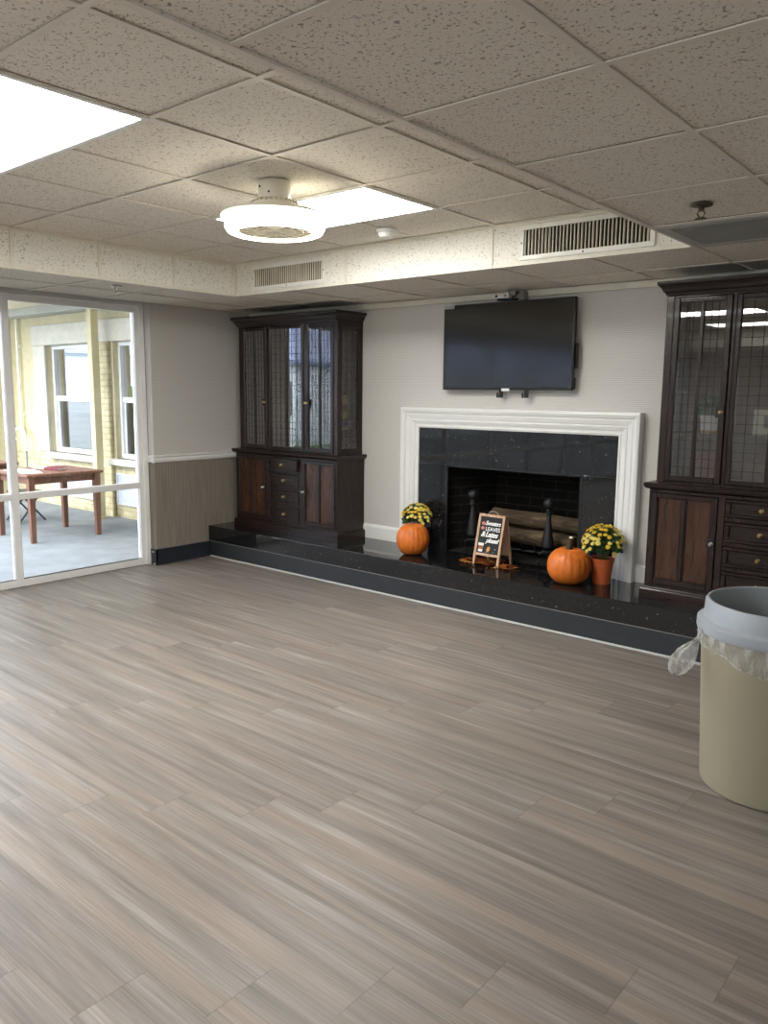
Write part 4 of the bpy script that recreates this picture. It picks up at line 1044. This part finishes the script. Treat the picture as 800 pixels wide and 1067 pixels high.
for i in range(420):
    d = Vector((rnd.gauss(0, 1), rnd.gauss(0, 1), rnd.gauss(0, 1))).normalized(); p = Vector((px, by + 0.19, zs + 0.162)) + Vector((d.x * 0.098, d.y * 0.085, d.z * 0.075)) * rnd.uniform(.5, 1)
    s_ = d.cross(Vector((rnd.uniform(-1, 1), rnd.uniform(-1, 1), .3))).normalized(); L = rnd.uniform(.012, .02)
    b.faces.new([b.verts.new(q) for q in (p - d * L, p + s_ * L * .5, p + d * L, p - s_ * L * .5)])
m = MB(); m.merge(b); m.cyl((px, by + 0.19, zs + 0.09), (px, by + 0.19, zs + 0.17), 0.006); o = m.build('foliage', M['plant'], pp); o['kind'] = 'stuff'
fx = bx + 0.03
pf = thing('picture_frame', 'wide cream picture frame standing in the right cabinet', 'picture frame', (fx, by + 0.22, zs))
m = MB(); W_, H_ = 0.17, 0.155
for a, b_, c, d in ((-W_, W_, 0, 0.045), (-W_, W_, H_ - 0.035, H_), (-W_, -W_ + 0.06, 0.045, H_ - 0.035), (W_ - 0.06, W_, 0.045, H_ - 0.035)): m.box(fx + a, fx + b_, by + 0.215, by + 0.235, zs + c, zs + d, 0.003)
m.build('frame', M['frame_cream'], pf); MB().box(fx - W_ + .06, fx + W_ - .06, by + 0.224, by + 0.230, zs + .045, zs + H_ - .035).build('picture', M['photo'], pf)
boxthing('storage_box', 'dark red box on the bottom of the right cabinet', 'box', bx - 0.46, bx - 0.31, by + 0.14, by + 0.30, zb, zb + 0.17, M['redbox'])
boxthing('storage_box', 'brown box at the bottom of the right cabinet, middle bay', 'box', bx - 0.16, bx + 0.06, by + 0.16, by + 0.31, zb, zb + 0.14, plain('brown card', rgb(92, 66, 54), 0.7))

# ------------------------------------------------------------------ trash can
def trash_can():
    c = Vector((-0.757, 3.388, 0)); t = thing('trash_can', 'tall beige round trash can with grey open lid and plastic liner', 'trash can', (c.x, c.y, 0))
    MB().lathe([(0, 0.0), (0.244, 0.0), (0.252, 0.008), (0.254, 0.02), (0.288, 0.685), (0.280, 0.685), (0.246, 0.02), (0, 0.02)], c, 72).build('bin', M['bin'], t, smooth=True)
    MB().lathe([(0.296, 0.652), (0.303, 0.654), (0.306, 0.664), (0.305, 0.694), (0.298, 0.700), (0.286, 0.702), (0.281, 0.706), (0.276, 0.772), (0.270, 0.780), (0.263, 0.781), (0.258, 0.776), (0.250, 0.70), (0.236, 0.62), (0.232, 0.62), (0.246, 0.69), (0.29, 0.69), (0.295, 0.655), (0.296, 0.652)], c, 72).build('lid', M['lid'], t, smooth=True)
    left = Vector((-0.766, -0.643, 0))
    a0 = math.atan2(left.y, left.x)
    prof = []
    b = bmesh.new(); n_ = 160; rings = []
    for k in range(9):
        u = k / 8; ring = []
        for i in range(n_):
            a = 2 * PI * i / n_; da = math.cos(a - a0)
            # skirt hangs lower towards the camera side, gathered up at the knot
            front = 0.5 + 0.5 * math.cos(a - (a0 + 1.3))
            L = 0.085 + 0.030 * front - 0.035 * max(0, da) ** 6 + 0.008 * math.sin(7 * a) + 0.005 * math.sin(17 * a + 1)
            z = 0.668 - u * L
            r_ = 0.2535 + 0.0345 * (z - 0.02) / 0.665 + 0.006 + 0.005 * math.sin(PI * u) + (0.0035 * math.sin(23 * a + 5 * u) + 0.0025 * math.sin(41 * a - 7 * u + 1)) * math.sin(PI * min(1, u + .15))
            ring.append(b.verts.new((c.x + r_ * math.cos(a), c.y + r_ * math.sin(a), z)))
        rings.append(ring)
    for A, B in zip(rings, rings[1:]):
        for i in range(n_): b.faces.new((A[i], A[(i + 1) % n_], B[(i + 1) % n_], B[i]))
    m = MB(); m.merge(b); m.build('liner_skirt', M['film'], t, smooth=True, angle=80)
    # rolled hem of the liner
    P = []
    for v in range(0, 161):
        a = 2 * PI * v / 160; da = math.cos(a - a0); front = 0.5 + 0.5 * math.cos(a - (a0 + 1.3))
        L = 0.085 + 0.030 * front - 0.035 * max(0, da) ** 6 + 0.008 * math.sin(7 * a) + 0.005 * math.sin(17 * a + 1)
        z = 0.668 - L; r_ = 0.2535 + 0.0345 * (z - 0.02) / 0.665 + 0.006
        P.append((c.x + r_ * math.cos(a), c.y + r_ * math.sin(a), z))
    MB().tube(P, 0.0022, 6).build('liner_hem', M['film'], t, smooth=True)
    # knotted tail of the liner
    b = bmesh.new(); rings = []; side = Vector((0.643, -0.766, 0)); K = c + left * 0.303; ns = 28
    path = [(0.0, 0.668, 0.020), (0.006, 0.650, 0.017), (0.012, 0.634, 0.012), (0.020, 0.618, 0.014), (0.036, 0.595, 0.030), (0.056, 0.565, 0.047), (0.076, 0.530, 0.054), (0.096, 0.500, 0.044), (0.108, 0.482, 0.026), (0.114, 0.474, 0.008)]
    for k, (d, z, r_) in enumerate(path):
        o_ = K + left * d; ring = []
        for i in range(ns):
            a = 2 * PI * i / ns; q = r_ * (1 + 0.13 * math.sin(7 * a + 0.3 * k) + 0.07 * math.sin(11 * a))
            dn = (left * 0.8 + Vector((0, 0, 0.45))).normalized()
            ring.append(b.verts.new(o_ + dn * q * math.cos(a) * 0.85 + side * q * math.sin(a) * 0.55 + Vector((0, 0, z))))
        rings.append(ring)
    for A, B in zip(rings, rings[1:]):
        for i in range(ns): b.faces.new((A[i], A[(i + 1) % ns], B[(i + 1) % ns], B[i]))
    m = MB(); m.merge(b); m.build('liner_knot', M['film'], t, smooth=True, angle=80)
trash_can()

# ------------------------------------------------------------------ the patio outside
ZP = -0.02; YO = 5.52
struct(MB().box(-16.5, XG - 0.06, -26, YO + 0.2, ZP - 0.12, ZP), 'patio_floor', M['concrete'])
struct(MB().box(-60, -16.5, -40, 30, ZP - 0.2, ZP - 0.06), 'lawn', M['lawn'])
def ext_wall():
    m = MB(); wins = ((-10.79, -9.45), (-9.11, -7.85))
    ub, zb_, zt_ = 0.735, 0.735, 2.205
    cur = -13.0
    up = MB(); lo = MB()
    lo.box(-13.0, -6.36, YO, YO + 0.2, -0.1, zb_)
    for a, b_ in wins:
        up.box(cur, a, YO, YO + 0.2, zb_, 2.9); up.box(a, b_, YO, YO + 0.2, zt_, 2.9); cur = b_
    up.box(cur, -6.36, YO, YO + 0.2, zb_, 2.9)
    o = struct(up, 'wall_exterior', M['stucco'])
    struct(lo, 'brick_base', M['ybrick'], o)
    struct(MB().box(-9.43, -9.16, YO - 0.05, YO, -0.1, 2.205, 0.01), 'brick_pilaster', M['ybrick'], o)
    s_ = MB().box(-11.12, -7.4, YO - 0.055, YO + 0.001, 2.205, 2.48, 0.008).box(-11.12, -10.79, YO - 0.04, YO + 0.001, 0.735, 2.206, 0.008)
    struct(s_, 'stucco_band', M['stucco_w'], o)
    struct(MB().box(-10.80, -9.44, YO - 0.085, YO + 0.06, 0.652, 0.735, 0.01).box(-9.20, -7.80, YO - 0.085, YO + 0.06, 0.652, 0.735, 0.01), 'sill', M['stucco_w'], o)
    struct(MB().box(-12.0, -11.85, 5.1, YO, -0.1, 2.9), 'corner_pier', M['stucco'], o)
    for k, (a, b_) in enumerate(wins):
        y = YO + 0.10; f = 0.045; m = MB()
        zmid = 1.48
        for q in ((a, a + f, zb_, zt_), (b_ - f, b_, zb_, zt_), (a + f, b_ - f, zb_, zb_ + 0.06), (a + f, b_ - f, zt_ - 0.05, zt_)): m.box(q[0], q[1], y - 0.03, y + 0.05, q[2], q[3], 0.004)
        m.box(a + f, b_ - f, y - 0.015, y + 0.03, zmid - 0.035, zmid + 0.035, 0.004)
        m.box(a + f, a + f + 0.03, y + 0.005, y + 0.03, zb_ + .06, zmid, 0.003).box(b_ - f - 0.03, b_ - f, y + 0.005, y + 0.03, zb_ + .06, zmid, 0.003)
        m.box((a + b_) / 2 - 0.16, (a + b_) / 2 + 0.16, y - 0.045, y - 0.03, zb_ + 0.006, zb_ + 0.024, 0.003)
        wo = struct(m, 'window_%d' % (k + 2), M['sash'])
        struct(MB().box(a + f, b_ - f, y + 0.015, y + 0.019, zmid + .03, zt_ - .045), 'upper_pane', M['win_mirror'], wo)
        struct(MB().box(a + f, b_ - f, y + 0.02, y + 0.024, zb_ + .055, zmid - .03), 'lower_pane', M['win_screen'], wo)
        bl_ = MB(); z = zb_ + 0.07
        while z < zt_ - 0.05:
            bl_.prism([(0, 0), (0.026, 0.014), (0.026, 0.016), (0, 0.002)], a + .05, b_ - .05, ((0, y + 0.06, z), (0, 1, 0), (0, 0, 1), (1, 0, 0))); z += 0.034
        struct(bl_, 'blind', M['blind'], wo)
        struct(MB().box(a - .05, b_ + .05, y + 0.099, y + 0.11, zb_ - .05, zt_ + .05), 'unlit_room_sheet', M['dark'], wo)  # near-black sheet stands in for the unlit room behind the blinds
ext_wall()
struct(MB().box(-13.2, XG - 0.07, 3.6, YO, 2.70, 2.76), 'roof_soffit', M['cream'])
struct(MB().box(-13.2, XG - 0.07, YO - 0.26, YO - 0.02, 2.60, 2.70, 0.004), 'roof_beam', M['greybeam'])
def ext_grille(x0, x1, label):
    z0, z1 = 0.145, 0.545; y = YO; t = thing('wall_unit_grille', label, 'grille', ((x0 + x1) / 2, y, z0), group='pale louvered wall unit grilles on the patio')
    m = MB(); f = 0.02
    for q in ((x0, x1, z0, z0 + f), (x0, x1, z1 - f, z1), (x0, x0 + f, z0 + f, z1 - f), (x1 - f, x1, z0 + f, z1 - f)): m.box(q[0], q[1], y - 0.03, y - 0.002, q[2], q[3], 0.003)
    m.build('frame', M['ac'], t); MB().box(x0 + f, x1 - f, y - 0.008, y - 0.003, z0 + f, z1 - f).build('backing', plain('shadow grey sheet', rgb(150, 158, 172), 0.7), t)
    l = MB(); z = z0 + f + 0.005
    while z < z1 - f - 0.01:
        l.prism([(-0.006, 0.016), (-0.028, 0.0), (-0.028, 0.003), (-0.006, 0.019)], x0 + f, x1 - f, ((0, y, z), (0, 1, 0), (0, 0, 1), (1, 0, 0))); z += 0.024
    l.build('louvers', M['ac'], t)
ext_grille(-10.75, -9.66, 'pale louvered grille low on the yellow wall, behind the wooden table')
ext_grille(-9.10, -7.95, 'pale louvered grille under the window nearest the glazed wall corner')
po = thing('porch_post', 'square yellow porch post standing before the yellow brick wall', 'post', (-9.165, 5.27, ZP))
MB().box(-9.185, -9.085, 5.22, 5.32, ZP, 2.70, 0.006).build('shaft', M['ypost'], po)
MB().box(-9.195, -9.075, 5.21, 5.33, ZP, ZP + 0.03, 0.004).build('base_plate', M['ypost'], po)
MB().prism([(0.0, 2.56), (0.16, 2.60), (0.20, 2.66), (0.20, 2.70), (0.0, 2.70)], -0.04, 0.04, ((-9.085, 5.27, 0), (1, 0, 0), (0, 0, 1), (0, 1, 0))).build('bracket', M['ypost'], po)
def patio_table(x0, x1, y0, y1, zt_, label):
    t = thing('patio_table', label, 'table', ((x0 + x1) / 2, (y0 + y1) / 2, ZP), group='brown wooden patio tables')
    m = MB(); n_ = 7; wd = (y1 - y0 - 0.16) / n_
    m.box(x0, x1, y0, y0 + 0.08, zt_ - 0.03, zt_, 0.005).box(x0, x1, y1 - 0.08, y1, zt_ - 0.03, zt_, 0.005).box(x0, x0 + 0.08, y0 + .08, y1 - .08, zt_ - 0.03, zt_, 0.005).box(x1 - 0.08, x1, y0 + .08, y1 - .08, zt_ - 0.03, zt_, 0.005)
    for i in range(n_): m.box(x0 + .082, x1 - .082, y0 + .08 + wd * i + .003, y0 + .08 + wd * (i + 1) - .003, zt_ - 0.026, zt_ - 0.002, 0.003)
    m.build('table_top', M['redwood'], t)
    i_ = 0.06
    a = MB().box(x0 + i_, x1 - i_, y0 + i_, y0 + i_ + .025, zt_ - .11, zt_ - .03, .003).box(x0 + i_, x1 - i_, y1 - i_ - .025, y1 - i_, zt_ - .11, zt_ - .03, .003).box(x0 + i_, x0 + i_ + .025, y0 + i_, y1 - i_, zt_ - .11, zt_ - .03, .003).box(x1 - i_ - .025, x1 - i_, y0 + i_, y1 - i_, zt_ - .11, zt_ - .03, .003)
    a.build('apron', M['redwood'], t)
    for x in (x0 + .06, x1 - .06):
        for y in (y0 + .06, y1 - .06):
            b = bmesh.new(); vs = []
            for z, hw in ((ZP, .024), (zt_ - .03, .034)): vs.append([b.verts.new((x + sx * hw, y + sy * hw, z)) for sx, sy in ((-1, -1), (1, -1), (1, 1), (-1, 1))])
            b.faces.new(vs[0][::-1]); b.faces.new(vs[1])
            for k in range(4): b.faces.new((vs[0][k], vs[0][(k + 1) % 4], vs[1][(k + 1) % 4], vs[1][k]))
            m = MB(); m.merge(b); m.build('leg', M['redwood_v'], t)
patio_table(-8.93, -8.08, 3.85, 4.72, 0.715, 'brown wooden patio table with papers, close behind the glazing')
patio_table(-10.35, -9.42, 3.50, 4.40, 0.735, 'brown wooden patio table farther out, cut by the photo edge')
for k, (x, y, rz, lb) in enumerate(((-8.66, 4.05, 0.2, 'white paper sheet at the near left of the patio table'), (-8.36, 4.02, -0.3, 'white paper sheet at the near right corner of the patio table'), (-8.72, 4.40, 0.5, 'white paper sheet beside the maroon book on the patio table'))):
    m = MB().box(-0.14, 0.14, -0.105, 0.105, 0.0, 0.002); o = m.build('paper_sheet', M['paper_sheet'], local=True); o.location = (x, y, 0.7155); o.rotation_euler.z = rz; tag(o, lb, 'paper', 'papers on the patio table')
bk = thing('book', 'maroon book lying on the patio table', 'book', (-8.46, 4.36, 0.7155), rz=0.3)
MB().box(-0.10, 0.10, -0.07, 0.07, 0.0, 0.004).box(-0.10, 0.10, -0.07, 0.07, 0.024, 0.028).box(-0.10, 0.10, -0.07, -0.066, 0, 0.028).build('cover', M['maroon'], bk, local=True)
MB().box(-0.096, 0.096, -0.066, 0.066, 0.004, 0.024).build('pages', M['paper_sheet'], bk, local=True)
gp = thing('gooseneck_pipe', 'white gooseneck pipe on a grey stub by the yellow wall', 'pipe', (-11.31, 5.40, ZP))
P = [(-11.60, 5.40, 0.86)] + [(-11.475 + 0.165 * math.cos(a), 5.40, 0.90 + 0.15 * math.sin(a)) for a in [PI - PI * k / 14 for k in range(15)]] + [(-11.31, 5.40, 0.72)]
MB().tube(P, 0.022, 12).build('white_bend', M['pvc'], gp, smooth=True)
MB().cyl((-11.31, 5.40, ZP), (-11.31, 5.40, 0.80), 0.017, seg=14).build('grey_riser', M['galv'], gp, smooth=True)
o = MB().tube([(-11.545, 5.47, 2.62), (-11.545, 5.47, 0.80)], 0.018, 12).box(-11.575, -11.515, 5.485, YO, 2.2, 2.24).box(-11.575, -11.515, 5.485, YO, 1.2, 1.24).build('wall_conduit', M['pvc'], smooth=True); tag(o, 'thin white vertical conduit on the yellow wall', 'pipe')
def patio_stool():
    x, y = -9.62, 4.55; t = thing('metal_stool', 'low dark grey metal stool glimpsed beneath the patio table', 'stool', (x, y, ZP))
    MB().box(x - .18, x + .18, y - .15, y + .15, 0.34, 0.365, .006).build('seat', M['steel_dark'], t)
    for sg in (-1, 1):
        MB().tube([(x + sg * .17, y - .17, ZP + .012), (x + sg * .15, y + .13, 0.35)], .012, 8).build('leg', M['steel_dark'], t, smooth=True)
        MB().tube([(x + sg * .14, y + .17, ZP + .012), (x + sg * .13, y - .13, 0.35)], .012, 8).build('leg', M['steel_dark'], t, smooth=True)
patio_stool()
# what the windows, glass and granite mirror: a white house across the lawn and a shrub
hz = thing('house', 'white sided house with blue grey roof across the lawn, mirrored in the windows', 'house', (-19, -1, ZP))
MB().box(-24, -18.0, -34, 5.6, ZP - .06, 2.45).build('wall', M['siding'], hz)
MB().prism([(-24.6, 2.45), (-17.6, 2.45), (-17.6, 2.55), (-21, 4.4), (-24.6, 2.55)], -34.5, 6.1, ((0, 0, 0), (1, 0, 0), (0, 0, 1), (0, 1, 0))).build('roof', M['roofing'], hz)
for y in (-30, -26, -21.5, -17.5, -14, -10, -6.5, -3.0):
    wn = MB().box(-18.0, -17.93, y - .55, y + .55, .8, 2.0, .01).build('window', M['sash'], hz); MB().box(-17.935, -17.92, y - .47, y + .47, .88, 1.92).build('pane', M['bookdark'], wn)
b = bmesh.new(); rnd = random.Random(9)
for i in range(1500):
    d = Vector((rnd.gauss(0, 1), rnd.gauss(0, 1), rnd.gauss(0, 1))).normalized(); p = Vector((-14.6, 1.5, 0.9)) + Vector((d.x * .8, d.y * .8, d.z * .95)) * rnd.uniform(.75, 1)
    s_ = d.cross(Vector((rnd.uniform(-1, 1), rnd.uniform(-1, 1), .3))).normalized(); L = rnd.uniform(.05, .09); b.faces.new([b.verts.new(q) for q in (p - d * L, p + s_ * L * .6, p + d * L, p - s_ * L * .6)])
m = MB(); m.merge(b); m.cyl((-14.6, 1.5, -.1), (-14.6, 1.5, .9), .08); o = m.build('garden_shrub', M['shrub']); tag(o, 'rounded green garden shrub beside the patio', 'shrub')

# ------------------------------------------------------------------ light
wd = bpy.data.worlds.new('sky'); S.world = wd; wd.use_nodes = True
nt = wd.node_tree; nt.nodes.clear()
out = nt.nodes.new('ShaderNodeOutputWorld'); bg = nt.nodes.new('ShaderNodeBackground')
sk = nt.nodes.new('ShaderNodeTexSky'); sk.sky_type = 'NISHITA'; sk.sun_disc = False; sk.sun_elevation = math.radians(48); sk.sun_rotation = math.radians(200); sk.dust_density = 3.0
mx = nt.nodes.new('ShaderNodeMix'); mx.data_type = 'RGBA'; mx.inputs[0].default_value = 0.6
nt.links.new(sk.outputs[0], mx.inputs[6]); mx.inputs[7].default_value = (9, 9.3, 9.8, 1)
nt.links.new(mx.outputs[2], bg.inputs[0]); bg.inputs[1].default_value = 0.36
nt.links.new(bg.outputs[0], out.inputs[0])

# ------------------------------------------------------------------ camera
cam = bpy.data.cameras.new('camera'); co = bpy.data.objects.new('camera', cam); COL.objects.link(co); S.camera = co
f_, p_, y_, r_ = 820.08, 0.1502, -0.6981, 0.0097
cp, sp, cy, sy, cr, sr = math.cos(p_), math.sin(p_), math.cos(y_), math.sin(y_), math.cos(r_), math.sin(r_)
F = Vector((sy * cp, cy * cp, -sp)); R0 = Vector((cy, -sy, 0)); U0 = R0.cross(F)
Rv = R0 * cr + U0 * sr; Uv = -R0 * sr + U0 * cr
co.matrix_world = Matrix(((Rv.x, Uv.x, -F.x, 0), (Rv.y, Uv.y, -F.y, 0), (Rv.z, Uv.z, -F.z, EYE), (0, 0, 0, 1)))
cam.sensor_fit = 'VERTICAL'; cam.sensor_height = 36.0; cam.lens = f_ / 1067 * 36.0
cam.clip_start = 0.05; cam.clip_end = 200

S.view_settings.view_transform = 'Standard'; S.view_settings.look = 'None'; S.view_settings.exposure = 1.62; S.view_settings.gamma = 1.0
S.view_settings.use_curve_mapping = False
S.cycles.use_denoising = True
S.cycles.max_bounces = 8; S.cycles.diffuse_bounces = 4; S.cycles.glossy_bounces = 4; S.cycles.transparent_max_bounces = 16; S.cycles.sample_clamp_indirect = 6.0
S.cycles.caustics_reflective = False; S.cycles.caustics_refractive = False
